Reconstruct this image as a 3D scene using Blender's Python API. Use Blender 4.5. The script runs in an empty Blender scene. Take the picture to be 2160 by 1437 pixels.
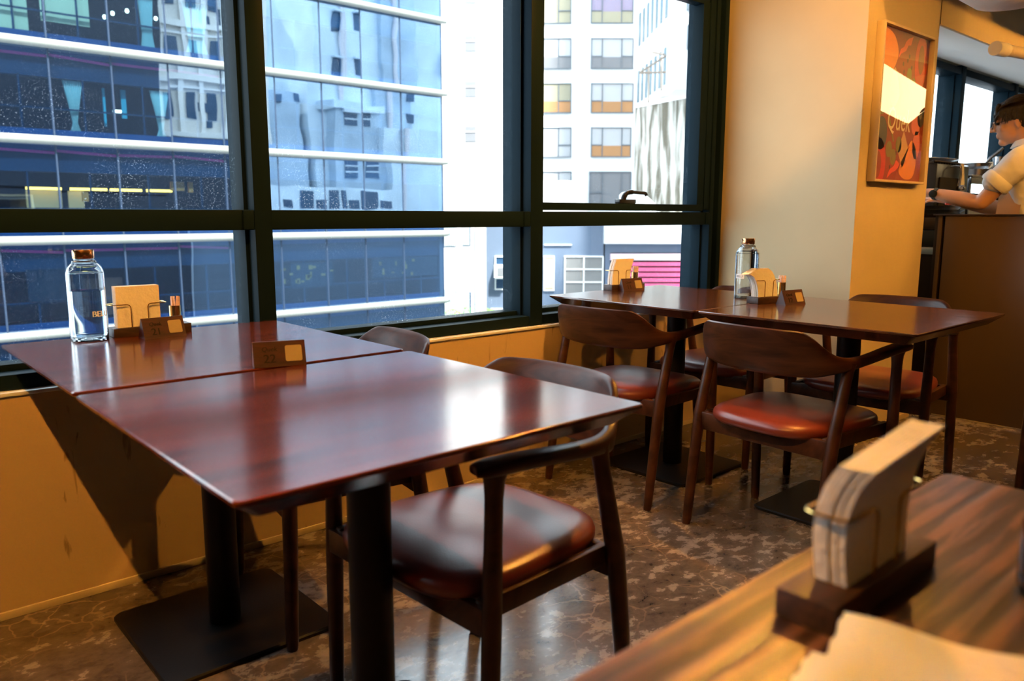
import bpy, bmesh, math, random
from mathutils import Vector, Matrix
PI = math.pi
random.seed(7)
sc = bpy.context.scene
C = sc.collection
# ---------------------------------------------------------------- camera
R_ = Vector((0.74820, -0.66346, 0.00104)); FW = Vector((0.65522, 0.73906, -0.15714)); FW.normalize()
R_ = (R_ - FW * R_.dot(FW)).normalized(); UP = R_.cross(FW)
CAM = Vector((0, 0, 1.07)); FPX = 1660.0
cam_d = bpy.data.cameras.new('camera'); cam = bpy.data.objects.new('camera', cam_d); C.objects.link(cam)
cam_d.sensor_width = 36.0; cam_d.lens = FPX / 2160 * 36
cam_d.clip_start = 0.02; cam_d.clip_end = 500
M3 = Matrix((R_, UP, -FW)).transposed()
cam.matrix_world = Matrix.Translation(CAM) @ M3.to_4x4()
cam_d.dof.use_dof = True; cam_d.dof.focus_distance = 2.7; cam_d.dof.aperture_fstop = 4.0
sc.camera = cam
# ---------------------------------------------------------------- colour management, world, sun
sc.view_settings.view_transform = 'Standard'; sc.view_settings.look = 'None'
sc.view_settings.gamma = 1.0; sc.view_settings.use_curve_mapping = False
sc.view_settings.exposure = 0.0
w = bpy.data.worlds.new('overcast_sky'); sc.world = w; w.use_nodes = True
bgn = w.node_tree.nodes['Background']; bgn.inputs[0].default_value = (0.80, 0.90, 1.0, 1); bgn.inputs[1].default_value = 6.5
sun_d = bpy.data.lights.new('sun', 'SUN'); sun_d.energy = 15.0; sun_d.angle = math.radians(3); sun_d.color = (1, .97, .92)
sun = bpy.data.objects.new('sun', sun_d); C.objects.link(sun)
sun.rotation_euler = Vector((0.25, 0.75, -1.0)).to_track_quat('-Z', 'Y').to_euler()
WARM = (1.0, 0.43, 0.07)
# warm ceiling spots of the restaurant plus one added for the soffit: (x, y, z, target, power, cone degrees)
SPOTS = [
    (-0.36, 0.95, 2.50, (0.25, 1.9, 0.0), 235, 100, 'left of the near window table'),
    (2.47, 1.20, 2.50, (1.2, 1.9, 0.2), 190, 115, 'between the two pairs of tables'),
    (1.55, 0.45, 2.50, (2.5, 1.1, 0.5), 45, 80, 'over the open floor in the middle'),
    (2.95, 0.20, 2.08, (3.95, 1.65, 1.35), 78, 95, 'hanging low in front of the framed picture'),
    (2.60, 1.00, 2.50, (3.56, 2.10, 2.1), 98, 60, 'turned to the cream side of the pillar'),
    (4.10, -.30, 2.50, (4.2, 1.0, 0.0), 90, 80, 'beside the counter partition'),
    (3.2, -0.6, 2.50, (4.4, 0.3, 0.4), 50, 90, 'over the floor before the counter partition'),
    (0.35, -0.7, 2.50, (0.8, 0.3, 0.7), 13, 60, 'over the foreground table'),
    (5.50, 0.75, 2.02, (5.2, 2.0, 1.75), 40, 120, 'added low beside the cook to brighten the soffit'),  # added lamp, lifts the kitchen soffit and the cook's front
    (5.6, 0.6, 2.50, (4.9, 1.6, 1.2), 55, 80, 'over the kitchen behind the cook'),
]
# ---------------------------------------------------------------- helpers
def link(o, parent=None):
    C.objects.link(o)
    if parent is not None: o.parent = parent
    return o
def tag(o, label=None, cat=None, group=None, kind=None):
    if label: o['label'] = label
    if cat: o['category'] = cat
    if group: o['group'] = group
    if kind: o['kind'] = kind
    return o
def thing(name, label, cat, loc=(0, 0, 0), rz=0, group=None, kind=None):
    o = bpy.data.objects.new(name, None); o.empty_display_size = .1; link(o)
    o.location = loc; o.rotation_euler = (0, 0, rz)
    return tag(o, label, cat, group, kind)
def struct_root(name):
    o = bpy.data.objects.new(name, None); link(o); o['kind'] = 'structure'; return o
class MB:
    def __init__(s): s.bm = bmesh.new()
    def face(s, vs):
        try: return s.bm.faces.new(vs)
        except ValueError: return None
    def box(s, cx, cy, cz, sx, sy, sz, bev=0, rz=0, seg=2, M=None):
        r = bmesh.ops.create_cube(s.bm, size=1.0)
        vs = r['verts']
        mat_ = Matrix.Translation((cx, cy, cz)) @ Matrix.Rotation(rz, 4, 'Z') @ Matrix.Diagonal((sx, sy, sz, 1))
        if M is not None: mat_ = M @ Matrix.Diagonal((sx, sy, sz, 1))
        bmesh.ops.transform(s.bm, matrix=mat_, verts=vs)
        if bev > 0:
            es = list({e for v in vs for e in v.link_edges})
            bmesh.ops.bevel(s.bm, geom=es, offset=bev, segments=seg, affect='EDGES', profile=.5)
        return s
    def span(s, x0, x1, y0, y1, z0, z1, bev=0):
        return s.box((x0+x1)/2, (y0+y1)/2, (z0+z1)/2, abs(x1-x0), abs(y1-y0), abs(z1-z0), bev)
    def loft(s, rings, caps=True, closed=False):
        V = [[s.bm.verts.new(p) for p in r] for r in rings]; n = len(V[0])
        m = len(V)
        for i in range(m if closed else m-1):
            a, b = V[i], V[(i+1) % m]
            for j in range(n): s.face((a[j], a[(j+1) % n], b[(j+1) % n], b[j]))
        if caps and not closed:
            s.face(list(reversed(V[0]))); s.face(V[-1])
        return s
    def tube(s, pts, rad, seg=10, caps=True, closed=False):
        pts = [Vector(p) for p in pts]; n = len(pts)
        rad = rad if isinstance(rad, (list, tuple)) else [rad]*n
        rings = []; prev = None
        for i, p in enumerate(pts):
            if closed: t = pts[(i+1) % n] - pts[i-1]
            else: t = pts[min(i+1, n-1)] - pts[max(i-1, 0)]
            t.normalize()
            if prev is None:
                a = Vector((0, 0, 1)) if abs(t.z) < .9 else Vector((1, 0, 0))
                nrm = (a - t*a.dot(t)).normalized()
            else: nrm = (prev - t*prev.dot(t)).normalized()
            prev = nrm; b = t.cross(nrm)
            rings.append([p + (nrm*math.cos(2*PI*k/seg) + b*math.sin(2*PI*k/seg))*rad[i] for k in range(seg)])
        return s.loft(rings, caps, closed)
    def lathe(s, prof, seg=32, c=(0, 0, 0), caps=True):
        rings = [[(c[0]+r*math.cos(2*PI*k/seg), c[1]+r*math.sin(2*PI*k/seg), c[2]+z) for k in range(seg)] for r, z in prof]
        return s.loft(rings, caps)
    def prism(s, poly, z0, z1, axis='z'):
        f = {'z': lambda a, b, c: (a, b, c), 'y': lambda a, b, c: (a, c, b), 'x': lambda a, b, c: (c, a, b)}[axis]
        return s.loft([[f(a, b, z0) for a, b in poly], [f(a, b, z1) for a, b in poly]])
    def ell(s, c, r, seg=20, rg=12):
        prof = []
        for i in range(1, rg): 
            t = -PI/2 + PI*i/rg; prof.append((math.cos(t), math.sin(t)))
        rings = [[(c[0]+r[0]*q*math.cos(2*PI*k/seg), c[1]+r[1]*q*math.sin(2*PI*k/seg), c[2]+r[2]*z) for k in range(seg)] for q, z in prof]
        return s.loft(rings, True)
    def raw(s, verts, faces):
        vs = [s.bm.verts.new(v) for v in verts]
        for f in faces: s.face([vs[i] for i in f])
        return s
    def build(s, name, mat, parent=None, angle=35, label=None):
        bmesh.ops.recalc_face_normals(s.bm, faces=s.bm.faces)
        me = bpy.data.meshes.new(name)
        s.bm.to_mesh(me); s.bm.free()
        if angle:
            me.shade_smooth(); me.set_sharp_from_angle(angle=math.radians(angle))
        if mat: me.materials.append(mat)
        o = bpy.data.objects.new(name, me); link(o, parent)
        if label: o['label'] = label
        return o
def rrect(w, h, r, n=5):
    out = []
    for cx, cy, a0 in ((w/2-r, h/2-r, 0), (-w/2+r, h/2-r, 90), (-w/2+r, -h/2+r, 180), (w/2-r, -h/2+r, 270)):
        for k in range(n+1):
            a = math.radians(a0 + 90*k/n); out.append((cx+r*math.cos(a), cy+r*math.sin(a)))
    return out
def cat(P, n=8):
    """Catmull-Rom through tuples."""
    out = []
    for i in range(len(P)-1):
        p0 = P[max(i-1, 0)]; p1 = P[i]; p2 = P[i+1]; p3 = P[min(i+2, len(P)-1)]
        for k in range(n):
            t = k/n
            out.append(tuple(.5*((2*b)+(-a+c)*t+(2*a-5*b+4*c-d)*t*t+(-a+3*b-3*c+d)*t**3) for a, b, c, d in zip(p0, p1, p2, p3)))
    out.append(tuple(P[-1])); return out
def copy_tree(o, parent=None):
    c = o.copy(); C.objects.link(c)
    if parent is not None:
        c.parent = parent; c.matrix_parent_inverse = o.matrix_parent_inverse.copy()
    for ch in list(o.children): copy_tree(ch, c)
    return c
def text_geo(txt, size, shear=0, extrude=0.0004):
    cu = bpy.data.curves.new('writing', 'FONT'); cu.body = txt; cu.size = size; cu.extrude = extrude; cu.shear = shear
    cu.align_x = 'CENTER'; cu.align_y = 'CENTER'; cu.resolution_u = 3
    ob = bpy.data.objects.new('writing', cu); C.objects.link(ob)
    dg = bpy.context.evaluated_depsgraph_get(); dg.update()
    me = bpy.data.meshes.new_from_object(ob.evaluated_get(dg))
    bpy.data.objects.remove(ob); bpy.data.curves.remove(cu)
    V = [v.co.copy() for v in me.vertices]; F = [tuple(p.vertices) for p in me.polygons]
    bpy.data.meshes.remove(me); return V, F
def ray(x, y): return FW + R_*((x-1080)/FPX) - UP*((y-718.5)/FPX)
def at_y(x, y, Y): d = ray(x, y); return CAM + d*(Y/d.y)
def at_x(x, y, X): d = ray(x, y); return CAM + d*(X/d.x)
FH = Vector((FW.x, FW.y, 0)).normalized(); RH = Vector((FH.y, -FH.x, 0))
def at_d(x, y, D): d = ray(x, y); return CAM + d*(D/d.dot(FH))
# ---------------------------------------------------------------- materials
def nmat(name):
    m = bpy.data.materials.new(name); m.use_nodes = True
    nt = m.node_tree; return m, nt, nt.nodes['Principled BSDF']
def mat(name, col, rough=.5, metal=0, spec=.5, coat=0, coat_r=.05, trans=0, ior=1.45, sheen=0, bump=0, bscale=60, var=0, vscale=8, emis=None, es=0):
    m, nt, b = nmat(name)
    b.inputs['Base Color'].default_value = (*col, 1); b.inputs['Roughness'].default_value = rough
    b.inputs['Metallic'].default_value = metal; b.inputs['Specular IOR Level'].default_value = spec
    b.inputs['Coat Weight'].default_value = coat; b.inputs['Coat Roughness'].default_value = coat_r
    b.inputs['Transmission Weight'].default_value = trans; b.inputs['IOR'].default_value = ior
    if emis: b.inputs['Emission Color'].default_value = (*emis, 1); b.inputs['Emission Strength'].default_value = es
    tc = None
    if bump or var:
        tc = nt.nodes.new('ShaderNodeTexCoord')
    if bump:
        n = nt.nodes.new('ShaderNodeTexNoise'); n.inputs['Scale'].default_value = bscale; n.inputs['Detail'].default_value = 4
        bp = nt.nodes.new('ShaderNodeBump'); bp.inputs['Strength'].default_value = bump; bp.inputs['Distance'].default_value = .01
        nt.links.new(tc.outputs['Object'], n.inputs['Vector']); nt.links.new(n.outputs['Fac'], bp.inputs['Height']); nt.links.new(bp.outputs['Normal'], b.inputs['Normal'])
    if var:
        n = nt.nodes.new('ShaderNodeTexNoise'); n.inputs['Scale'].default_value = vscale; n.inputs['Detail'].default_value = 6
        r = nt.nodes.new('ShaderNodeValToRGB'); r.color_ramp.elements[0].position = .3; r.color_ramp.elements[1].position = .7
        r.color_ramp.elements[0].color = (*[c*(1-var) for c in col], 1); r.color_ramp.elements[1].color = (*[min(1, c*(1+var)) for c in col], 1)
        nt.links.new(tc.outputs['Object'], n.inputs['Vector']); nt.links.new(n.outputs['Fac'], r.inputs[0]); nt.links.new(r.outputs[0], b.inputs['Base Color'])
    return m
def wood(name, dark, light, scale=(3, 40, 40), rough=.35, coat=.0, coat_r=.1, bump=.1, dist=2.0, ring=0, contrast=(.35, .65), spec=.5):
    m, nt, b = nmat(name); N = nt.nodes.new; L = nt.links.new
    tc = N('ShaderNodeTexCoord'); mp = N('ShaderNodeMapping'); mp.inputs['Scale'].default_value = scale
    L(tc.outputs['Object'], mp.inputs['Vector'])
    n = N('ShaderNodeTexNoise'); n.inputs['Scale'].default_value = 1.0; n.inputs['Detail'].default_value = 8; n.inputs['Roughness'].default_value = .6; n.inputs['Distortion'].default_value = dist
    L(mp.outputs[0], n.inputs['Vector'])
    src = n.outputs['Fac']
    if ring:
        w2 = N('ShaderNodeTexWave'); w2.wave_type = 'BANDS'; w2.bands_direction = 'Y'; w2.inputs['Scale'].default_value = ring
        w2.inputs['Distortion'].default_value = 5.0; w2.inputs['Detail'].default_value = 3; w2.inputs['Detail Scale'].default_value = .6
        mp2 = N('ShaderNodeMapping'); mp2.inputs['Scale'].default_value = (1.2, 6, 6); L(tc.outputs['Object'], mp2.inputs['Vector']); L(mp2.outputs[0], w2.inputs['Vector'])
        mx = N('ShaderNodeMix'); mx.data_type = 'FLOAT'; mx.inputs[0].default_value = .16
        L(n.outputs['Fac'], mx.inputs[2]); L(w2.outputs['Fac'], mx.inputs[3]); src = mx.outputs[0]
    r = N('ShaderNodeValToRGB'); r.color_ramp.elements[0].position = contrast[0]; r.color_ramp.elements[1].position = contrast[1]
    r.color_ramp.elements[0].color = (*dark, 1); r.color_ramp.elements[1].color = (*light, 1)
    L(src, r.inputs[0]); L(r.outputs[0], b.inputs['Base Color'])
    b.inputs['Roughness'].default_value = rough; b.inputs['Coat Weight'].default_value = coat; b.inputs['Coat Roughness'].default_value = coat_r
    b.inputs['Specular IOR Level'].default_value = spec
    if bump:
        bp = N('ShaderNodeBump'); bp.inputs['Strength'].default_value = bump; bp.inputs['Distance'].default_value = .002
        L(src, bp.inputs['Height']); L(bp.outputs[0], b.inputs['Normal'])
        if coat: L(bp.outputs[0], b.inputs['Coat Normal'])
    return m
MT = {}
MT['table'] = wood('dark_stained_wood', (.032, .006, .003), (.125, .025, .009), scale=(2.2, 26, 26), rough=.14, bump=.06, dist=1.2, spec=1.0)
MT['table_far'] = wood('dark_stained_oak', (.028, .011, .005), (.10, .035, .012), scale=(14, 3, 14), rough=.15, bump=.25, dist=1.6, spec=.9, ring=0)
MT['table_near'] = wood('open_grain_ash', (.018, .007, .004), (.15, .072, .046), scale=(2.2, 38, 38), rough=.30, bump=.5, dist=1.5, spec=.5, ring=2.2, contrast=(.44, .58))
MT['chair'] = wood('walnut_wood', (.016, .006, .003), (.070, .025, .011), scale=(6, 6, 6), rough=.34, bump=.06, dist=3.0, contrast=(.3, .7), spec=.28)
MT['chair_back'] = wood('walnut_veneer', (.014, .005, .003), (.070, .025, .011), scale=(6, 3, 18), rough=.34, bump=.06, dist=2.4, contrast=(.3, .7), spec=.28)
MT['leather'] = mat('brick_red_leather', (.15, .026, .014), rough=.30, spec=.8, bump=.05, bscale=260, var=.12, vscale=9)
MT['steel'] = mat('matt_black_steel', (.004, .004, .005), rough=.45, metal=0, spec=.25, bump=.03, bscale=200)
MT['frame'] = mat('black_window_aluminium', (.008, .018, .026), rough=.45, metal=0, spec=.03, bump=.02, bscale=150)
MT['brass'] = mat('polished_brass', (.85, .55, .18), rough=.18, metal=1)
MT['coppercap'] = mat('brushed_copper', (.80, .42, .20), rough=.20, metal=1)
MT['steelcap'] = mat('polished_steel', (.70, .68, .66), rough=.18, metal=1)
MT['paper'] = mat('white_napkin_paper', (.80, .76, .70), rough=.9, spec=.2, bump=.35, bscale=90)
MT['paperpack'] = mat('sachet_paper', (.80, .62, .60), rough=.7, var=.25, vscale=120)
MT['base'] = wood('dark_base_wood', (.018, .008, .005), (.06, .025, .013), scale=(5, 40, 40), rough=.45, bump=.2)
MT['sign'] = wood('reddish_sign_wood', (.018, .002, .0015), (.050, .007, .004), scale=(6, 40, 40), rough=.40, bump=.1)
MT['engrave'] = mat('burnt_engraving', (.008, .003, .002), rough=.7)
MT['plate'] = mat('cream_square_plate', (.34, .27, .15), rough=.5)
MT['white_print'] = mat('white_print', (.85, .85, .82), rough=.5)
MT['cream'] = mat('cream_plaster', (.60, .50, .30), rough=.62, spec=.35, bump=.10, bscale=14, var=.05, vscale=2.5)
MT['ceil'] = mat('white_plaster_ceiling', (.88, .84, .78), rough=.8, bump=.25, bscale=9)
MT['ledge'] = mat('white_sill_paint', (.80, .82, .84), rough=.5)
MT['counter'] = mat('bronze_brown_panel', (.10, .065, .040), rough=.36, metal=.35, spec=.5, bump=.03, bscale=300)
MT['counter_dark'] = mat('dark_brown_metal', (.030, .018, .012), rough=.4, metal=.4)
MT['stainless'] = mat('stainless_steel', (.55, .55, .56), rough=.22, metal=1)
MT['black'] = mat('black_enamel', (.010, .010, .011), rough=.3)
MT['whiteplate'] = mat('white_ceramic', (.85, .84, .80), rough=.15)
MT['darkgap'] = mat('dark_gap', (.004, .004, .004), rough=.9)
def glass_mat(name, col=(1, 1, 1), ior=1.45, rough=0):
    m, nt, b = nmat(name); nt.nodes.remove(b)
    g = nt.nodes.new('ShaderNodeBsdfGlass'); g.inputs['Color'].default_value = (*col, 1); g.inputs['IOR'].default_value = ior; g.inputs['Roughness'].default_value = rough
    nt.links.new(g.outputs[0], nt.nodes['Material Output'].inputs[0]); return m
MT['bottle'] = glass_mat('clear_bottle_glass', (.97, .985, .99), 1.45)
MT['water'] = glass_mat('water', (.97, .99, 1.0), 1.33)
def pane_mat():
    m, nt, b = nmat('dusty_window_glass'); N = nt.nodes.new; L = nt.links.new; nt.nodes.remove(b)
    out = nt.nodes['Material Output']
    tr = N('ShaderNodeBsdfTransparent'); tr.inputs[0].default_value = (.94, .97, .97, 1)
    gl = N('ShaderNodeBsdfGlossy'); gl.inputs['Roughness'].default_value = .005
    lw = N('ShaderNodeFresnel'); lw.inputs[0].default_value = 1.45
    ge = N('ShaderNodeNewGeometry'); fb = N('ShaderNodeMath'); fb.operation = 'SUBTRACT'; fb.inputs[0].default_value = 1; L(ge.outputs['Backfacing'], fb.inputs[1])
    fm = N('ShaderNodeMath'); fm.operation = 'MULTIPLY'; L(lw.outputs[0], fm.inputs[0]); L(fb.outputs[0], fm.inputs[1])
    mg = N('ShaderNodeMixShader'); L(fm.outputs[0], mg.inputs[0]); L(tr.outputs[0], mg.inputs[1]); L(gl.outputs[0], mg.inputs[2])
    # dust specks, denser near the bottom of each pane
    df = N('ShaderNodeBsdfTranslucent'); df.inputs[0].default_value = (.9, .95, 1, 1)
    tc = N('ShaderNodeTexCoord')
    vo = N('ShaderNodeTexVoronoi'); vo.inputs['Scale'].default_value = 130; vo.inputs['Randomness'].default_value = 1; L(tc.outputs['Object'], vo.inputs['Vector'])
    th = N('ShaderNodeMath'); th.operation = 'LESS_THAN'; th.inputs[1].default_value = .17; L(vo.outputs['Distance'], th.inputs[0])
    no = N('ShaderNodeTexNoise'); no.inputs['Scale'].default_value = 5; no.inputs['Detail'].default_value = 5; L(tc.outputs['Object'], no.inputs['Vector'])
    rp = N('ShaderNodeMapRange'); rp.inputs[1].default_value = .45; rp.inputs[2].default_value = .78; L(no.outputs['Fac'], rp.inputs[0])
    sx = N('ShaderNodeSeparateXYZ'); L(tc.outputs['Generated'], sx.inputs[0])
    hz = N('ShaderNodeMapRange'); hz.inputs[1].default_value = 0.0; hz.inputs[2].default_value = .35; hz.inputs[3].default_value = 1; hz.inputs[4].default_value = .15; L(sx.outputs['Z'], hz.inputs[0])
    m1 = N('ShaderNodeMath'); m1.operation = 'MULTIPLY'; L(th.outputs[0], m1.inputs[0]); L(rp.outputs[0], m1.inputs[1])
    m2 = N('ShaderNodeMath'); m2.operation = 'MULTIPLY'; L(m1.outputs[0], m2.inputs[0]); L(hz.outputs[0], m2.inputs[1])
    sc1 = N('ShaderNodeMath'); sc1.operation = 'MULTIPLY'; sc1.inputs[1].default_value = .7; L(m2.outputs[0], sc1.inputs[0])
    ad = N('ShaderNodeMath'); ad.operation = 'ADD'; ad.inputs[1].default_value = .0015; L(sc1.outputs[0], ad.inputs[0])
    ms = N('ShaderNodeMixShader'); L(ad.outputs[0], ms.inputs[0]); L(mg.outputs[0], ms.inputs[1]); L(df.outputs[0], ms.inputs[2])
    L(ms.outputs[0], out.inputs[0]); return m
MT['pane'] = pane_mat()
def clear_pane():
    m, nt, b = nmat('clear_picture_glass'); N = nt.nodes.new; L = nt.links.new; nt.nodes.remove(b)
    tr = N('ShaderNodeBsdfTransparent'); gl = N('ShaderNodeBsdfGlossy'); gl.inputs['Roughness'].default_value = .01
    fr = N('ShaderNodeFresnel'); fr.inputs[0].default_value = 1.55; ge = N('ShaderNodeNewGeometry'); fb = N('ShaderNodeMath'); fb.operation = 'SUBTRACT'; fb.inputs[0].default_value = 1
    L(ge.outputs['Backfacing'], fb.inputs[1]); fm = N('ShaderNodeMath'); fm.operation = 'MULTIPLY'; L(fr.outputs[0], fm.inputs[0]); L(fb.outputs[0], fm.inputs[1])
    mg = N('ShaderNodeMixShader'); L(fm.outputs[0], mg.inputs[0]); L(tr.outputs[0], mg.inputs[1]); L(gl.outputs[0], mg.inputs[2]); L(mg.outputs[0], nt.nodes['Material Output'].inputs[0]); return m
MT['clearpane'] = clear_pane()
def floor_mat():
    m, nt, b = nmat('polished_mottled_concrete'); N = nt.nodes.new; L = nt.links.new
    tc = N('ShaderNodeTexCoord')
    mp = N('ShaderNodeMapping'); mp.inputs['Rotation'].default_value = (0, 0, .7); mp.inputs['Scale'].default_value = (.9, 1.25, 1); L(tc.outputs['Object'], mp.inputs['Vector'])
    n1 = N('ShaderNodeTexNoise'); n1.inputs['Scale'].default_value = 14; n1.inputs['Detail'].default_value = 10; n1.inputs['Roughness'].default_value = .68; n1.inputs['Distortion'].default_value = .25
    L(mp.outputs[0], n1.inputs['Vector'])
    n2 = N('ShaderNodeTexNoise'); n2.inputs['Scale'].default_value = 1.6; n2.inputs['Detail'].default_value = 3; L(tc.outputs['Object'], n2.inputs['Vector'])
    ad = N('ShaderNodeMath'); ad.operation = 'MULTIPLY_ADD'; ad.inputs[1].default_value = .55; L(n2.outputs['Fac'], ad.inputs[0]); L(n1.outputs['Fac'], ad.inputs[2])
    r = N('ShaderNodeValToRGB'); e = r.color_ramp.elements
    e[0].position = .60; e[0].color = (.060, .047, .038, 1); e[1].position = .70; e[1].color = (.10, .080, .064, 1)
    q = e.new(.825); q.color = (.13, .108, .09, 1); q = e.new(.84); q.color = (.25, .215, .185, 1); q = e.new(.97); q.color = (.34, .30, .26, 1)
    L(ad.outputs[0], r.inputs[0])
    # pale hairline veins
    vo = N('ShaderNodeTexVoronoi'); vo.feature = 'DISTANCE_TO_EDGE'; vo.inputs['Scale'].default_value = 11
    nv = N('ShaderNodeTexNoise'); nv.inputs['Scale'].default_value = 7; nv.inputs['Detail'].default_value = 4; L(tc.outputs['Object'], nv.inputs['Vector'])
    vm = N('ShaderNodeMix'); vm.data_type = 'VECTOR'; vm.inputs[0].default_value = .12; L(tc.outputs['Object'], vm.inputs[4]); L(nv.outputs['Color'], vm.inputs[5]); L(vm.outputs[1], vo.inputs['Vector'])
    ln = N('ShaderNodeMapRange'); ln.inputs[1].default_value = .012; ln.inputs[2].default_value = .035; ln.inputs[3].default_value = .45; ln.inputs[4].default_value = 0; L(vo.outputs['Distance'], ln.inputs[0])
    mk = N('ShaderNodeTexNoise'); mk.inputs['Scale'].default_value = 2.4; L(tc.outputs['Object'], mk.inputs['Vector'])
    mr = N('ShaderNodeMapRange'); mr.inputs[1].default_value = .48; mr.inputs[2].default_value = .6; L(mk.outputs['Fac'], mr.inputs[0])
    mm = N('ShaderNodeMath'); mm.operation = 'MULTIPLY'; L(ln.outputs[0], mm.inputs[0]); L(mr.outputs[0], mm.inputs[1])
    mx = N('ShaderNodeMix'); mx.data_type = 'RGBA'; L(mm.outputs[0], mx.inputs[0]); L(r.outputs[0], mx.inputs[6]); mx.inputs[7].default_value = (.36, .27, .18, 1)
    L(mx.outputs[2], b.inputs['Base Color'])
    rr = N('ShaderNodeMapRange'); rr.inputs[1].default_value = .55; rr.inputs[2].default_value = .95; rr.inputs[3].default_value = .22; rr.inputs[4].default_value = .13; L(ad.outputs[0], rr.inputs[0]); L(rr.outputs[0], b.inputs['Roughness'])
    b.inputs['Specular IOR Level'].default_value = 1.0
    bp = N('ShaderNodeBump'); bp.inputs['Strength'].default_value = .08; bp.inputs['Distance'].default_value = .003; L(ad.outputs[0], bp.inputs['Height']); L(bp.outputs[0], b.inputs['Normal'])
    return m
MT['floor'] = floor_mat()
def lower_wall_mat():
    m, nt, b = nmat('scuffed_cream_wall'); N = nt.nodes.new; L = nt.links.new
    tc = N('ShaderNodeTexCoord')
    mp = N('ShaderNodeMapping'); mp.inputs['Scale'].default_value = (26, 10, 5); mp.inputs['Rotation'].default_value = (0, .9, 0); L(tc.outputs['Object'], mp.inputs['Vector'])
    n = N('ShaderNodeTexNoise'); n.inputs['Scale'].default_value = 1; n.inputs['Detail'].default_value = 6; n.inputs['Distortion'].default_value = 1; L(mp.outputs[0], n.inputs['Vector'])
    r = N('ShaderNodeValToRGB'); e = r.color_ramp.elements; e[0].position = .29; e[0].color = (.34, .24, .12, 1); e[1].position = .34; e[1].color = (.60, .44, .23, 1)
    L(n.outputs['Fac'], r.inputs[0]); L(r.outputs[0], b.inputs['Base Color']); b.inputs['Roughness'].default_value = .55
    n3 = N('ShaderNodeTexNoise'); n3.inputs['Scale'].default_value = 18; n3.inputs['Detail'].default_value = 3; L(tc.outputs['Object'], n3.inputs['Vector'])
    bp = N('ShaderNodeBump'); bp.inputs['Strength'].default_value = .12; bp.inputs['Distance'].default_value = .01; L(n3.outputs['Fac'], bp.inputs['Height']); L(bp.outputs[0], b.inputs['Normal'])
    return m
MT['wall_low'] = lower_wall_mat()
# ================================================================= THE ROOM
WY = 2.367      # inner face of the window wall
CZ = 2.62       # ceiling
def struct(name, mb, m, parent=None, **k):
    o = mb.build(name, m, parent, **k)
    if parent is None: o['kind'] = 'structure'
    return o
struct('floor', MB().span(-3.2, 9.5, -3.6, 2.6, -.1, 0), MT['floor'])
struct('ceiling', MB().span(-3.2, 9.5, -3.6, 2.75, CZ, CZ+.15), mat('dark_ceiling_paint', (.10, .085, .07), rough=.8))
# low wall under the windows, its white ledge as a child
wl = struct('wall_window', MB().span(-3.2, 3.565, WY, WY+.235, 0, .604), MT['wall_low'])
struct('ledge', MB().span(-3.2, 3.565, WY-.006, WY+.235, .602, .613, .003), MT['ledge'], wl)
struct('wall_window_upper', MB().span(-3.2, 4.34, WY, WY+.235, 2.2, CZ), MT['cream'])
struct('wall_pillar', MB().span(3.565, 4.34, 1.675, WY+.235, 0, CZ), MT['cream'])
struct('baseboard_window', MB().span(-3.2, 3.565, WY-.006, WY+.002, 0, .022, .002), MT['cream'])
struct('baseboard_pillar', MB().span(3.60, 4.34, 1.668, 1.677, 0, .03, .002), MT['cream'])
struct('wall_left', MB().span(-3.3, -3.2, -3.6, 2.6, 0, CZ), mat('dark_timber_wall', (.10, .06, .035), rough=.6))
struct('wall_back', MB().span(-3.2, 9.5, -3.7, -3.6, 0, CZ), mat('brown_back_wall', (.10, .06, .035), rough=.6))
struct('wall_right', MB().span(9.5, 9.6, -3.6, 2.6, 0, CZ), MT['cream'])
# kitchen part of the window wall
struct('wall_kitchen', MB().span(4.34, 9.5, WY, WY+.235, 0, 1.20), MT['cream'])
struct('wall_kitchen_upper', MB().span(4.34, 9.5, WY, WY+.235, 2.20, CZ), MT['cream'])
# beam over the kitchen window: orange-lit face, pale sloping soffit
bm_ = MB(); bm_.loft([[(x, 1.675, 2.02), (x, 2.30, 2.19), (x, WY+.01, 2.19), (x, WY+.01, CZ), (x, 1.675, CZ)] for x in (4.34, 9.5)])
struct('trim_1', bm_, MT['ceil'])
struct('trim_2', MB().span(4.34, 9.5, 1.671, 1.69, 2.015, CZ, .002), MT['cream'])
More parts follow.
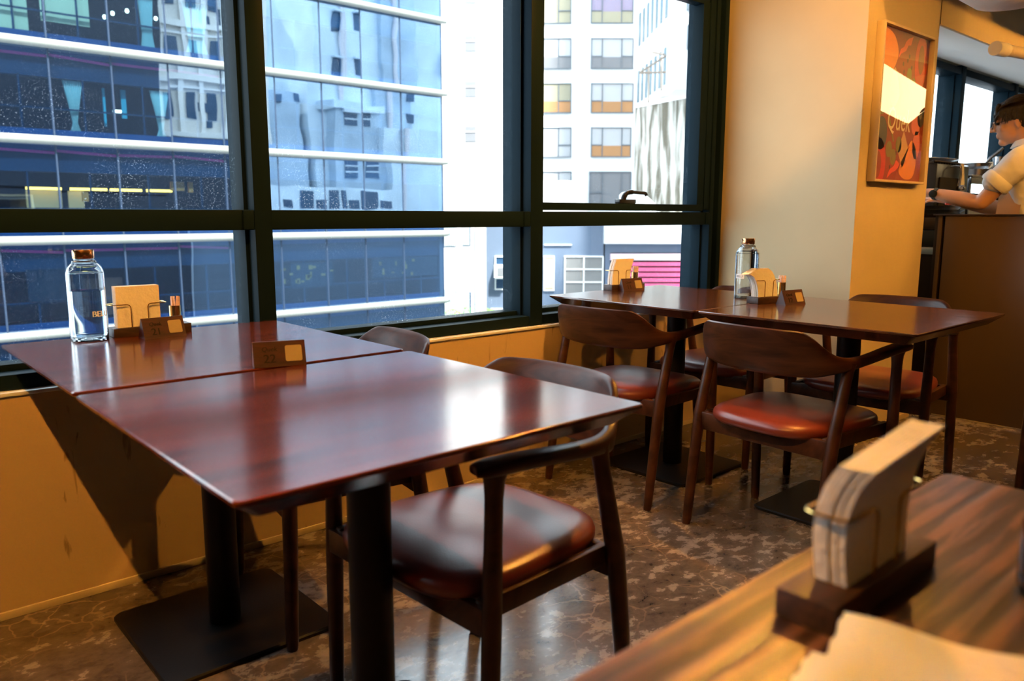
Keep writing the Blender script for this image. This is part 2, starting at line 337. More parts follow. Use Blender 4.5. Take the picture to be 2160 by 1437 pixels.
# ---- windows
def window(n, x0, x1, sash=False, z0=.6145, z1=2.18, trans=True):
    r = struct_root('window_%d' % n)
    f = MB(); GY = 2.485
    f.span(x0, x1, WY+.024, 2.53, z0, z0+.040, .002)         # bottom frame, with sloping lip
    f.span(x0, x1, GY-.03, 2.53, z0+.04, z0+.058, .002)
    f.span(x0, x1, WY+.024, 2.53, z1-.05, z1, .002)
    f.span(x0, x0+.012, GY-.05, 2.53, z0, z1, .001); f.span(x1-.012, x1, GY-.05, 2.53, z0, z1, .001)
    struct('frame', f, MT['frame'], r)
    if trans:
        t = MB(); t.span(x0, x1, WY+.022, 2.50, 1.024, 1.086, .002)
        t.span(x1-.035, x1-.002, WY+.017, WY+.04, 1.026, 1.084, .001)
        struct('transom', t, MT['frame'], r)
    zz = [(z0+.05, 1.03), (1.08, z1-.04)] if trans else [(z0+.05, z1-.04)]
    for a, b in zz:
        struct('pane', MB().span(x0+.005, x1-.005, GY, GY+.006, a, b), MT['pane'], r, angle=0)
    if sash:
        s = MB(); s.span(x0+.002, x1-.05, WY+.028, 2.45, 1.092, 1.124, .002)
        s.span(x1-.10, x1-.045, WY+.03, 2.46, 1.10, 2.10, .002); s.span(x0+.002, x0+.015, WY+.04, 2.46, 1.10, 2.10, .001)
        s.span(x0+.002, x1-.05, WY+.030, 2.45, 2.085, 2.125, .002)
        s.span(x1-.045, x1-.002, WY+.026, 2.42, 1.10, 2.15, .002)
        so = struct('sash', s, MT['frame'], r)
        h = MB(); h.box(2.835, 2.41, 1.134, .115, .034, .020, .005)
        h.tube(cat([(2.815, 2.405, 1.14), (2.815, 2.400, 1.158), (2.826, 2.392, 1.172), (2.85, 2.385, 1.176), (2.90, 2.38, 1.174), (2.935, 2.378, 1.172), (2.945, 2.378, 1.163)], 5), [.013]*8+[.011]*8+[.008]*15, 10)
        struct('handle', h, MT['black'], so)
    return r
window(1, -.115, 1.044)
window(2, 1.102, 2.216)
window(3, 2.286, 3.47, sash=True)
window(4, -1.29, -.175)
window(5, 4.35, 5.55, trans=False, z0=1.2)
window(6, 5.61, 6.68, trans=False, z0=1.2)
window(7, 6.76, 7.90, trans=False, z0=1.2)
window(8, 7.98, 9.40, trans=False, z0=1.2)
def mullion(n, x0, x1, z0=.613, z1=2.2):
    m_ = MB(); m_.span(x0, x1, WY+.018, 2.56, z0, z1, .002)
    m_.span(x0-.004, x1+.004, 2.455, 2.48, z0+.06, z1-.02, .001)
    return struct('trim_%d' % n, m_, MT['frame'])
mullion(3, 1.044, 1.102); mullion(4, 2.216, 2.286); mullion(5, -.175, -.115); mullion(6, -1.35, -1.29)
mullion(7, 5.55, 5.61, 1.2); mullion(8, 6.68, 6.76, 1.2); mullion(9, 7.90, 7.98, 1.2)
j = MB(); j.span(3.47, 3.50, WY+.02, 2.56, .613, 2.2, .002); j.span(3.50, 3.53, WY+.05, 2.56, .613, 2.2, .002); j.span(3.53, 3.564, WY+.012, 2.56, .613, 2.2, .002)
struct('trim_10', j, MT['frame'])
struct('wall_window_left', MB().span(-3.2, -1.35, WY, WY+.235, .614, 2.2), MT['cream'])
# outer faces of the building the restaurant is in, as the street sees it
of_ = MB(); of_.span(-12, 17.6, 2.61, 2.75, 2.3, 30); of_.span(-12, 19, 2.61, 2.75, -9, .58); of_.span(9.6, 19, 2.61, 2.75, .5, 2.4); of_.span(-12, -3.3, 2.61, 2.75, .5, 2.4)
MT['cladding'] = mat('dark_outer_cladding', (.012, .018, .03), rough=.4)
struct('wall_outer', of_, MT['cladding'])
struct('wall_outer_right', MB().span(17.62, 24.2, 2.42, 2.58, .95, 6.1), MT['cladding'])
# ---- counter partition to the kitchen
ct = thing('counter_partition', 'tall bronze brown counter partition between dining room and kitchen', 'counter')
MB().span(4.463, 4.53, -1.6, 1.615, 0, 1.07, .002).build('front_panel', MT['counter'], ct)
for a, b, mk, xx in ((1.615, 1.632, 'darkgap', 4.50), (1.632, 1.652, 'counter', 4.47), (1.652, 1.674, 'counter_dark', 4.49)):
    MB().span(xx, 4.56, a, b, 0, 1.07, .001).build('edge_post', MT[mk], ct)
MB().span(4.455, 4.57, -1.6, 1.674, 1.07, 1.078, .002).build('top_cap', MT['counter_dark'], ct)
MB().span(4.458, 4.466, -1.6, 1.60, .0, .012, .001).build('bottom_rail', MT['stainless'], ct)
# ---- spot lamps on the ceiling
for (x, y, z, tg, P, cone, wh) in SPOTS:
    t = thing('ceiling_spotlight', None, 'lamp', (x, y, CZ))
    m_ = MB(); m_.lathe([(.03, 0), (.03, -.012)], 20); m_.build('ceiling_plate', MT['black'], t)
    d = Vector(tg) - Vector((x, y, z)); q = d.to_track_quat('-Z', 'Y').to_matrix().to_4x4()
    hd = MB(); hd.lathe([(.026, .07), (.03, .05), (.032, .0), (.030, -.005)], 20, caps=True)
    bmesh.ops.transform(hd.bm, matrix=Matrix.Translation((0, 0, z-CZ)) @ q @ Matrix.Translation((0, 0, .02)), verts=hd.bm.verts)
    hd.build('lamp_head', MT['black'], t)
    l = bpy.data.lights.new('warm_spot', 'SPOT'); l.energy = P; l.color = WARM; l.spot_size = math.radians(cone); l.spot_blend = .35; l.shadow_soft_size = .012
    lo = bpy.data.objects.new('warm_spot', l); link(lo, t)
    lo.location = Vector((0, 0, z-CZ)) + d.normalized()*.02; lo.rotation_euler = d.to_track_quat('-Z', 'Y').to_euler()
    if z < CZ-.2: MB().tube([(0, 0, 0), (0, 0, z-CZ+.06)], .004, 8).build('suspension_rod', MT['black'], t)
    t['label'] = 'small black ceiling spotlight ' + wh; t['group'] = 'warm ceiling spotlights'
# ================================================================= TABLES
def make_table(name, label, cx, cy, bx, by, topmat, w=.745, d=.738, group='square pedestal tables'):
    t = thing(name, label, 'table', (cx, cy, 0), 0, group)
    T = .74
    rings = []
    for dz, ins, r in ((0, .003, .010), (-.002, .0, .012), (-.007, .0, .012), (-.036, .036, .012), (-.038, .038, .012)):
        rings.append([(x, y, T+dz) for x, y in rrect(w-2*ins, d-2*ins, r, 4)])
    m_ = MB(); m_.loft(rings); m_.build('tabletop', topmat, t, angle=28)
    ox, oy = bx-cx, by-cy
    c = MB(); c.lathe([(.040, .012), (.040, .695)], 40, (ox, oy, 0)); c.build('column', MT['steel'], t)
    p = MB(); p.loft([[(ox+x, oy+y, z) for x, y in rrect(.445-2*i, .445-2*i, .03, 6)] for z, i in ((0, 0), (.008, 0), (.012, .004))]); p.build('base_plate', MT['steel'], t)
    s = MB(); s.box(ox, oy, .697, .30, .30, .008, .001); s.build('mounting_plate', MT['steel'], t)
    return t
make_table('dining_table', 'near reddish brown square table against the window, carrying sign 21', .712, 1.995, .725, 1.965, MT['table'])
make_table('dining_table', 'large dark square table at centre left, its glossy top glaring white', .710, 1.232, .715, 1.200, MT['table'])
make_table('dining_table', 'far dark square table against the window, carrying sign 11', 2.672, 1.995, 2.715, 2.010, MT['table_far'])
make_table('dining_table', 'far dark oak square table carrying the bottle and sign 12', 2.672, 1.250, 2.735, 1.275, MT['table_far'])
make_table('dining_table', 'blurred ash grained table in the bottom right foreground', .705, -.005, .72, -.02, MT['table_near'])
# ================================================================= CHAIRS
def make_chair(label, x, y, th):
    t = thing('armchair', label, 'chair', (x, y, 0), th, 'round-backed walnut armchairs')
    # --- top rail: arms and backrest in one bent band
    tb = [  # x, y, top, bottom, thickness, lean
        (.240, .262, .660, .650, .030, 0), (.234, .263, .664, .646, .046, 0), (.20, .262, .667, .643, .058, 0), (.12, .262, .663, .637, .052, 0),
        (.02, .262, .655, .627, .042, 0), (-.05, .260, .651, .619, .036, .0), (-.10, .251, .652, .612, .031, .08), (-.137, .236, .660, .604, .027, .15),
        (-.166, .217, .684, .597, .024, .22), (-.187, .196, .713, .591, .023, .3), (-.204, .168, .731, .587, .022, .32), (-.222, .12, .734, .585, .022, .34),
        (-.233, .06, .735, .584, .022, .34), (-.236, 0, .735, .584, .022, .34)]
    half = [(x_, y_, (a_+b_)/2, a_-b_, t_, l_) for x_, y_, a_, b_, t_, l_ in tb]
    full = cat(half, 5); full = full + [(a, -b, *r) for a, b, *r in reversed(full[:-1])]
    rings = []; n = len(full)
    for i, (px, py, pz, h, tk, ln) in enumerate(full):
        a = full[max(i-1, 0)]; b = full[min(i+1, n-1)]
        tx, ty = b[0]-a[0], b[1]-a[1]; L_ = math.hypot(tx, ty) or 1; nx, ny = ty/L_, -tx/L_
        ring = []
        for k in range(16):
            an = 2*PI*k/16; cu, su = math.cos(an), math.sin(an)
            e = .62
            u = math.copysign(abs(cu)**e, cu)*tk/2; v = math.copysign(abs(su)**e, su)*h/2
            ring.append((px+nx*u - v*ln, py+ny*u, pz+v))
        rings.append(ring)
    MB().loft(rings).build('armrest_and_back', MT['chair_back'], t, angle=50)
    # --- seat
    m_ = MB(); rg = []
    def outline(s, zz):
        out = []
        for k in range(48):
            a = 2*PI*k/48; c_, s_ = math.cos(a), math.sin(a); e = .55
            ux = math.copysign(abs(c_)**e, c_); uy = math.copysign(abs(s_)**e, s_)
            X = .015 + .235*ux*s; wy = (.222 + .018*ux)*s
            crown = .014*(1-s*s) 
            dip = -.010*math.exp(-((X+.05)/.12)**2-((uy*wy)/.13)**2)
            fr = -.006*max(0, ux)**3*s
            out.append((X, uy*wy, zz+crown+dip+fr))
        return out
    for s, z in ((.90, .388), (.97, .392), (1.0, .404), (1.0, .414), (.985, .424), (.94, .431), (.85, .434), (.7, .436), (.5, .437), (.3, .437), (.1, .437)): rg.append(outline(s, z))
    m_.loft(rg).build('seat', MT['leather'], t, angle=60)
    # --- seat rails
    def rail(p, q, name, z0=.345, z1=.398, tk=.022):
        d = Vector(q)-Vector(p); a = math.atan2(d.y, d.x); c = (Vector(p)+Vector(q))/2
        MB().box(c.x, c.y, (z0+z1)/2, d.length, tk, z1-z0, .004, a).build(name, MT['chair'], t)
    rail((.205, .25), (.205, -.25), 'front_rail'); rail((-.150, .24), (-.150, -.24), 'back_rail', .338, .400)
    for s in (1, -1): rail((.205, s*.228), (-.150, s*.222), 'side_rail', .362, .404, .020)
    for s in (1, -1):
        for nm, ft_, tp, r in (('leg', (.206, s*.252, 0), (.192, s*.256, .648), [.0135, .0155, .0185, .0185, .0165, .0165, .019, .025]),
                               ('leg', (-.206, s*.246, 0), (-.088, s*.250, .632), [.014, .016, .0195, .020, .018, .0165, .018, .022])):
            P = [Vector(ft_).lerp(Vector(tp), f) for f in (0, .03, .5, .62, .8, .92, .97, 1.0)]
            if nm == 'leg' and ft_[0] < 0:
                P = [p + Vector((.018*math.exp(-((f-.60)/.25)**2)*(-1), 0, 0)) for p, f in zip(P, (0, .03, .5, .62, .8, .92, .97, 1.0))]
                P[0] = Vector(ft_); P[-1] = Vector(tp)
            MB().tube(P, r, 14).build('leg', MT['chair'], t, angle=50)
    return t
CH = [
 ('dark armchair tucked in beside the near window table, right behind sign 22', 1.036, 1.941, 2.998),
 ('large near armchair under the centre left table, with a glossy brown seat', 1.004, 1.238, 3.187),
 ('walnut armchair on the left side of the far window table, back towards the viewer', 2.396, 1.993, .055),
 ('walnut armchair in front of the table with sign 12, red seat half in shadow', 2.396, 1.306, -.064),
 ('armchair on the far side of the far window table, almost hidden by it', 3.085, 2.023, 3.190),
 ('armchair at the far end near the bronze counter, orange lit red seat', 3.180, 1.369, 3.214),
 ('armchair cut off by the right border, only its rear leg in view', 3.43, .59, 0),
 ('armchair on the left of the near window table, seen only as a shadow', -.16, 1.93, 0.0),
]
first = None
for lab, x, y, th in CH:
    if first is None: first = make_chair(lab, x, y, th)
    else:
        c = copy_tree(first); c.location = (x, y, 0); c.rotation_euler = (0, 0, th); c['label'] = lab
# ================================================================= THINGS ON THE TABLES
T = .74
def bottle(label, x, y, level, rz, capm, writing):
    t = thing('water_bottle', label, 'bottle', (x, y, T), rz, 'glass water bottles')
    R = .0465
    outer = [(.010, .0035), (R-.010, .001), (R-.003, .005), (R, .014), (R, .165), (R-.001, .180), (R-.006, .195), (R-.016, .206), (.029, .211), (.0245, .214), (.0240, .222)]
    inner = [(.0215, .222), (.022, .212), (.028, .2075), (R-.0175, .2025), (R-.009, .191), (R-.004, .178), (R-.003, .165), (R-.003, .017), (R-.008, .0105), (.010, .009)]
    m_ = MB(); m_.lathe(cat(outer, 4)+cat(inner, 4), 56); m_.build('glass_body', MT['bottle'], t, angle=60)
    prof = [(r-.0006 if r > .0006 else r, z+.0006) for r, z in cat(list(reversed(inner)), 4) if z < level]
    top_r = prof[-1][0]
    w_ = MB(); w_.lathe(prof+[(top_r, level)], 56); w_.build('water', MT['water'], t, angle=60)
    c = MB(); c.lathe([(.010, .2165), (.0255, .2165), (.0262, .218), (.0262, .2375), (.0250, .2395), (.01, .2395)], 40); c.build('cap', capm, t)
    if writing:
        V, F = text_geo('BELU', .021, extrude=.0003)
        g = MB(); g.raw([((R+.0004+v.z)*math.cos(-PI/2+v.x*1.0/R), (R+.0004+v.z)*math.sin(-PI/2+v.x/R), .071+v.y) for v in V], F)
        # thicken the letters a little by adding shifted copies
        for dx in (.0006, -.0006): g.raw([((R+.0003+v.z)*math.cos(-PI/2+(v.x+dx)/R), (R+.0003+v.z)*math.sin(-PI/2+(v.x+dx)/R), .071+v.y) for v in V], F)
        g.build('printed_name', MT['white_print'], t, angle=0)
    else:
        g = MB(); a0 = -PI/2
        ang = [a0-.42+.84*k/12 for k in range(13)]
        rings = [[((R+dr)*math.cos(a), (R+dr)*math.sin(a), z) for dr, z in ((.0002, .080), (.0008, .080), (.0008, .098), (.0002, .098))] for a in ang]
        g.loft(rings); lb = g.build('white_label', MT['white_print'], t, angle=0)
        V, F = text_geo('BELU', .012, extrude=.0002)
        g = MB(); g.raw([((R+.0009+v.z)*math.cos(a0+v.x/R), (R+.0009+v.z)*math.sin(a0+v.x/R), .089+v.y) for v in V], F); g.build('printed_name', MT['engrave'], lb, angle=0)
    return t
bottle('clear glass water bottle half full, standing on the near window table', .537, 2.313, .132, math.radians(28), MT['coppercap'], True)
bottle('clear glass water bottle filled to the neck on the far table', 2.828, 1.757, .195, math.radians(-94), MT['coppercap'], False)
def holder(label, x, y, z, rz, ln=.205, dp=.058, cap_x=.075, stack=(-.095, .03)):
    """Wooden base with a slot and two bent brass wire clips. Local x along the base."""
    t = thing('napkin_holder', label, 'napkin holder', (x, y, z), rz, 'wooden napkin holders with brass wire')
    m_ = MB(); h = .025
    m_.box(0, 0, h/2, ln, dp, h, .0015); m_.build('base', MT['base'], t)
    a, b = stack; mid = (a+b)/2
    for s, xi, xo in ((-1, mid-.022, a-.012), (1, mid+.022, b+.012)):
        yf, yb, zt = -dp/2+.006, dp/2-.006, .088
        P = [(xi, yf, h-.002), (xi, yf, zt-.008), (xi+.003*s, yf, zt-.002), (xi+.009*s, yf, zt), (xo-.010*s, yf, zt), (xo-.003*s, yf+.003, zt), (xo, yf+.010, zt),
             (xo, yb-.010, zt), (xo-.003*s, yb-.003, zt), (xo-.010*s, yb, zt), (xi+.009*s, yb, zt), (xi+.003*s, yb, zt-.002), (xi, yb, zt-.008), (xi, yb, h-.002)]
        MB().tube(P, .0014, 8).build('wire_clip', MT['brass'], t)
    return t
def napkins(label, x, y, z, rz, w=.118, h=.120, tk=.034, n=9, fn=None, m='paper'):
    """A pile of folded napkins standing on edge; fn bends (x along width, u height 0-1, y thickness)."""
    g = MB(); fn = fn or (lambda a, u, b: (a, b, u*h))
    for i in range(n):
        y0 = -tk/2 + tk*i/n; y1 = y0 + tk/n*.86
        jit = random.uniform(-.0015, .0015)
        rings = []
        for k in range(13):
            u = k/12
            r_ = []
            for (a, b) in ((-w/2+jit, y0), (-w/6, y0-.0003), (w/6, y0+.0003), (w/2+jit, y0), (w/2+jit, (y0+y1)/2), (w/2+jit, y1), (0, y1), (-w/2+jit, y1)):
                r_.append(fn(a, u, b))
            rings.append(r_)
        g.loft(rings)
    o = g.build('napkin_stack', MT[m], None, angle=40); o.location = (x, y, z); o.rotation_euler = (0, 0, rz)
    return tag(o, label, 'napkins', 'stacks of white paper napkins')
def cup(label, x, y, z, n=7, hh=.050):
    t = thing('sachet_cup', label, 'cup', (x, y, z), 0, 'small brass cups')
    MB().lathe([(.0125, 0), (.0155, .001), (.0155, hh), (.0145, hh), (.0145, .004), (.004, .004)], 28).build('cup_body', MT['brass'], t)
    return t
def sachets(x, y, z, lab, n=7):
    grp = 'sugar sachets ' + lab[lab.index('in the cup'):]
    o0 = None
    for i in range(n):
        a = 2*PI*i/n + .3; 
        if o0 is None:
            g = MB(); g.loft([[(-w2, -t2, zz), (w2, -t2, zz), (w2, t2, zz), (-w2, t2, zz)] for w2, t2, zz in ((.0045, .0003, 0), (.0045, .0012, .004), (.0045, .0013, .060), (.0045, .0002, .066))])
            o = g.build('sugar_sachet', MT['paperpack'], None); o0 = o
        else:
            o = o0.copy(); C.objects.link(o)
        o.location = (x+.0075*math.cos(a), y+.0075*math.sin(a), z+.006); o.rotation_euler = (.06*math.sin(a)*-1, .08*math.cos(a), a)
        tag(o, lab, 'sachet', grp)
def sign(label, num, x, y, z, rz):
    """Tent shaped wooden table number; front face towards local -y."""
    t = thing('table_number_sign', label, 'sign', (x, y, z), rz, 'wooden table number signs')
    W, H, D = .112, .054, .046
    m_ = MB(); m_.prism([(-D/2, 0), (D/2, 0), (.0015, H), (-.0015, H)], -W/2, W/2, 'x'); m_.build('wooden_block', MT['sign'], t, angle=20)
    sl = math.atan2(D/2-.0015, H); A = Matrix.Translation((0, -D/2, 0)) @ Matrix.Rotation(PI/2-sl, 4, 'X')
    def put(txt, size, cx, cy, nm, shear=0, bold=0):
        V, F = text_geo(txt, size, shear, .0003); g = MB()
        for dx in ([0] if not bold else (-bold, 0, bold)):
            g.raw([A @ Vector((v.x+cx+dx, v.y+cy, v.z+.0003)) for v in V], F)
        g.build(nm, MT['engrave'], t, angle=0)
    put(num, .027, -.022, .018, 'engraved_number', 0, .0006)
    put('Quek', .0145, -.022, .040, 'engraved_name', .2, .0003)
    q = MB(); q.loft([[A @ Vector((a+.030, b+.029, zz)) for a, b in rrect(.036, .036, .004, 4)] for zz in (-.001, .0012)]); q.build('square_plate', MT['plate'], t)
    return t
# near window table
hx = .694
holder('napkin holder on the near window table behind sign 21', .694, 2.315, T, -.03, stack=(-.094, .030))
napkins('upright stack of white napkins behind sign 21', .694-.032, 2.316, T+.0252, -.03, w=.112, h=.112)
cup('small brass cup of sachets on the near window table beside the bottle', .694+.068, 2.313, T+.0252)
sachets(.694+.068, 2.313, T+.0252+.004, 'thin paper sugar sachet in the cup on the near window table beside the bottle')
sign('dark wooden tent sign numbered 21 near the water bottle', '21', .700, 2.236, T, .07)
sign('dark wooden tent sign numbered 22 on the seam of the near tables', '22', .757, 1.636, T, -.32)
# far window table
def lean11(a, u, b): return (a + .016*u*u*1.4 + .004*u, b - .004*u, .108*u - .0)
holder('napkin holder beside the window behind sign 11', 2.740, 2.325, T, -.12, ln=.20, stack=(-.090, .022))
napkins('right leaning stack of napkins behind sign 11', 2.740-.034, 2.330, T+.0252, -.12, w=.105, h=.112, tk=.034, fn=lambda a, u, b: (a+.020*u*u+.0*b, b-.010*u*u+.006*u, .112*u))
cup('small brass cup of sachets on the far table nearest the window', 2.740+.062, 2.317, T+.0252)
sachets(2.740+.062, 2.317, T+.0292, 'thin paper sugar sachet in the cup on the far table nearest the window')
sign('orange lit wooden tent sign numbered 11 by the window', '11', 2.720, 2.268, T, -.22)
# far table with bottle
holder('napkin holder behind sign 12, beside the full bottle', 2.745, 1.600, T, -.20, ln=.19, stack=(-.085, .02))
def arc12(a, u, b):
    # leaves standing, bent over towards the left end of the base
    th = 1.25*u*u; rr = .10
    return (a - .050*u*u*(1.0) - .01*u, b, .108*math.sin(min(PI/2, u*1.35))/math.sin(1.35) - max(0, -(a))*.40*u*u)
napkins('bowed over stack of napkins behind sign 12', 2.745-.030, 1.606, T+.0252, -.20, w=.105, h=.108, tk=.034, n=11, fn=arc12)
cup('small brass cup of sachets on the far table next to the full bottle', 2.745+.060, 1.588, T+.0252)
sachets(2.745+.060, 1.588, T+.0292, 'thin paper sugar sachet in the cup on the far table next to the full bottle')
sign('orange lit wooden tent sign numbered 12 on the far table', '12', 2.745, 1.512, T, -.18)
# foreground table
holder('blurred napkin holder on the foreground table', .672, .288, T, 0, ln=.200, dp=.052, stack=(-.064, .065))
napkins('blurred leaning stack of napkins in the bottom right foreground', .672, .288, T+.0252, 0, w=.118, h=.120, tk=.028, n=8,
        fn=lambda a, u, b: (a*(1-.05*u)-.026*u, b-.030*u*u*u - .004*u*(a/.06), .120*u + .010*u*(a/.06)))
# loose napkins lying in front of the holder
def sheet(label, pts, z0, dz, name='loose_napkin', wav=.004, m='paper', tk=.0025):
    """Quadrilateral sheet with soft creases; pts = four (x, y, z)."""
    g = MB(); n = 22; P = [Vector(p) for p in pts]
    def pos(u, v): return P[0].lerp(P[1], u).lerp(P[3].lerp(P[2], u), v)
    top = {}; bot = {}
    for i in range(n+1):
        for k in range(n+1):
            u, v = i/n, k/n; p = pos(u, v)
            z = wav*(math.sin(7*u+3*v)*.5+math.sin(13*v-4*u)*.3+math.sin(21*u*v)*.2)
            ed = .0015*math.sin(37*u+5)*math.sin(31*v)
            top[i, k] = g.bm.verts.new((p.x+ed, p.y+ed, p.z+z+tk)); bot[i, k] = g.bm.verts.new((p.x+ed, p.y+ed, p.z+z))
    for i in range(n):
        for k in range(n):
            g.face((top[i, k], top[i+1, k], top[i+1, k+1], top[i, k+1])); g.face((bot[i, k], bot[i, k+1], bot[i+1, k+1], bot[i+1, k]))
    for i in range(n):
        g.face((top[i, 0], bot[i, 0], bot[i+1, 0], top[i+1, 0])); g.face((top[i, n], top[i+1, n], bot[i+1, n], bot[i, n]))
        g.face((top[0, i], top[0, i+1], bot[0, i+1], bot[0, i])); g.face((top[n, i], bot[n, i], bot[n, i+1], top[n, i+1]))
    o = g.build(name, MT[m], None, angle=60)
    return tag(o, label, 'napkin')
sheet('crumpled upper napkin lying at the bottom right foreground', [(.577, .258, .761), (.607, .135, .762), (.480, .105, .748), (.452, .225, .748)], 0, 0)
sheet('pale lower napkin under the crumpled one in the foreground', [(.535, .262, .7425), (.560, .140, .7425), (.435, .110, .7425), (.412, .235, .7425)], 0, 0, wav=.0015)
# brown glass jar with a brass lid at the right border
jt = thing('seasoning_jar', 'small brown glass jar with brass rim cut off by the right border', 'jar', (.795, .170, T))
MB().lathe([(.004, .001), (.028, .001), (.030, .004), (.030, .060), (.026, .070), (.024, .074)], 36).build('jar_body', mat('brown_glass', (.08, .03, .012), rough=.08, spec=.8), jt)
MB().lathe([(.024, .072), (.027, .073), (.027, .092), (.024, .095), (.006, .095)], 36).build('lid', MT['brass'], jt)
# ================================================================= PICTURE ON THE PILLAR
pf = thing('framed_picture', 'tall framed poster of colourful fruit shapes on the pillar', 'picture', (3.93, 1.675, 1.575))
PW, PH, PD = .560, .700, .040
fr = MB()
for a, b, c_, d in ((-PW/2, -PW/2+.011, -PH/2, PH/2), (PW/2-.011, PW/2, -PH/2, PH/2), (-PW/2+.011, PW/2-.011, PH/2-.011, PH/2), (-PW/2+.011, PW/2-.011, -PH/2, -PH/2+.011)):
    fr.span(a, b, -PD, -.001, c_, d, .001)
fr.build('frame', mat('cream_wood_frame', (.62, .50, .32), rough=.5), pf)
cv = MB().span(-PW/2+.010, PW/2-.010, -.016, -.002, -PH/2+.010, PH/2-.010).build('poster', mat('brick_red_poster', (.30, .035, .012), rough=.5), pf)
iw, ih = PW/2-.011, PH/2-.011
def shape(col, pts, nm='printed_shape', layer=0, emb=.0006):
    g = MB(); P = [(x*iw, z*ih) for x, z in pts]
    if 4 < len(P) <= 8:
        n_ = len(P); Q = []
        for i in range(n_):
            a, b, c, d = P[i-1], P[i], P[(i+1) % n_], P[(i+2) % n_]
            for k in range(6):
                t = k/6; Q.append(tuple(.5*((2*q)+(-p+r)*t+(2*p-5*q+4*r-w_)*t*t+(-p+3*q-3*r+w_)*t**3) for p, q, r, w_ in zip(a, b, c, d)))
        P = Q
    # clip to the poster
    P = [(max(-iw+.002, min(iw-.002, x)), max(-ih+.002, min(ih-.002, z))) for x, z in P]
    y = -.016 - .0003*(layer+1)
    g.loft([[(x, y+.0004, z) for x, z in P], [(x, y, z) for x, z in P]])
    key = 'ink_%d_%d_%d' % tuple(int(c*100) for c in col)
    if key not in MT: MT[key] = mat(key, col, rough=.5)
    return g.build(nm, MT[key], cv, angle=0)
def blob(cx, cz, rx, rz_, rot=0, n=28, egg=0):
    out = []
    for k in range(n):
        a = 2*PI*k/n; x = rx*math.cos(a)*(1+egg*math.sin(a)); z = rz_*math.sin(a)
        out.append((cx + x*math.cos(rot)-z*math.sin(rot)*.8, cz + x*math.sin(rot)*.8+z*math.cos(rot)))
    return out
OR, PE, RD, GR, NV, PK, CO = (.80, .28, .04), (.62, .36, .16), (.62, .03, .02), (.22, .20, .03), (.05, .05, .07), (.72, .16, .12), (.80, .09, .04)
shape(OR, [(-.98, .93), (-.75, .97), (-.45, .90), (-.28, .72), (-.35, .55), (-.60, .35), (-.72, .22), (-.98, .38)])
shape(CO, [(.10, .93), (.28, .97), (.20, .85), (.10, .84), (.02, .76), (-.18, .70), (-.28, .62), (-.20, .76), (-.08, .80), (0, .88)])
shape(RD, blob(.68, .66, .26, .36, 0)); shape((.30, .05, .02), blob(.68, .70, .12, .20, 0), layer=1)
shape(PE, [(-.38, .50), (-.22, .36), (-.12, .16), (-.32, -.02), (-.52, .14)])
for x, z, r in ((.22, .42, .3), (.05, .28, -.5), (.42, .30, .6)): shape(GR, blob(x, z, .10, .13, 0, egg=.2))
shape(GR, blob(.85, .17, .14, .12)); shape(NV, blob(-.72, -.38, .22, .22)); shape(GR, blob(-.80, -.06, .16, .08)); shape(NV, blob(.86, -.08, .15, .14))
shape(PK, blob(.66, -.20, .19, .15)); shape(PK, blob(.74, -.48, .16, .20))
shape(GR, [(-.50, -.12), (-.46, -.12), (-.20, -.46), (-.24, -.48)])
for x, z in ((-.38, -.58), (-.20, -.68), (0, -.50)): shape(GR, blob(x, z, .12, .11))
shape(PE, [(.18, -.30), (.42, -.55), (.22, -.82), (-.02, -.60)])
shape(OR, [(.55, -.42), (.78, -.62), (.70, -.92), (.35, -.97), (.08, -.86), (.30, -.62)])
shape(RD, blob(-.78, -.78, .30, .34)); shape((.30, .05, .02), blob(-.78, -.80, .13, .18), layer=1)
shape(CO, [(-.05, -.72), (.08, -.78), (-.05, -.86), (-.22, -.90), (-.38, -.97), (-.30, -.86), (-.14, -.80)])
for x, z in ((-.05, .58), (.12, .64), (.30, .56), (.0, .48), (-.12, .40), (.18, .70), (-.25, -.70), (-.08, -.62), (-.30, -.82)): shape((.08, .02, .01), blob(x, z, .028, .030, n=10))
V, F = text_geo('Quek', .098, .15, .0003)
g = MB()
for dx in (0,): g.raw([(v.x*1.15+dx-.02, -.0175-v.z, v.y*1.5-.062) for v in V], F)
g.build('printed_name', mat('cream_ink', (.80, .66, .42), rough=.5), cv, angle=0)

MB().span(-PW/2+.010, PW/2-.010, -.028, -.025, -PH/2+.010, PH/2-.010).build('glass', MT['clearpane'], pf, angle=0)
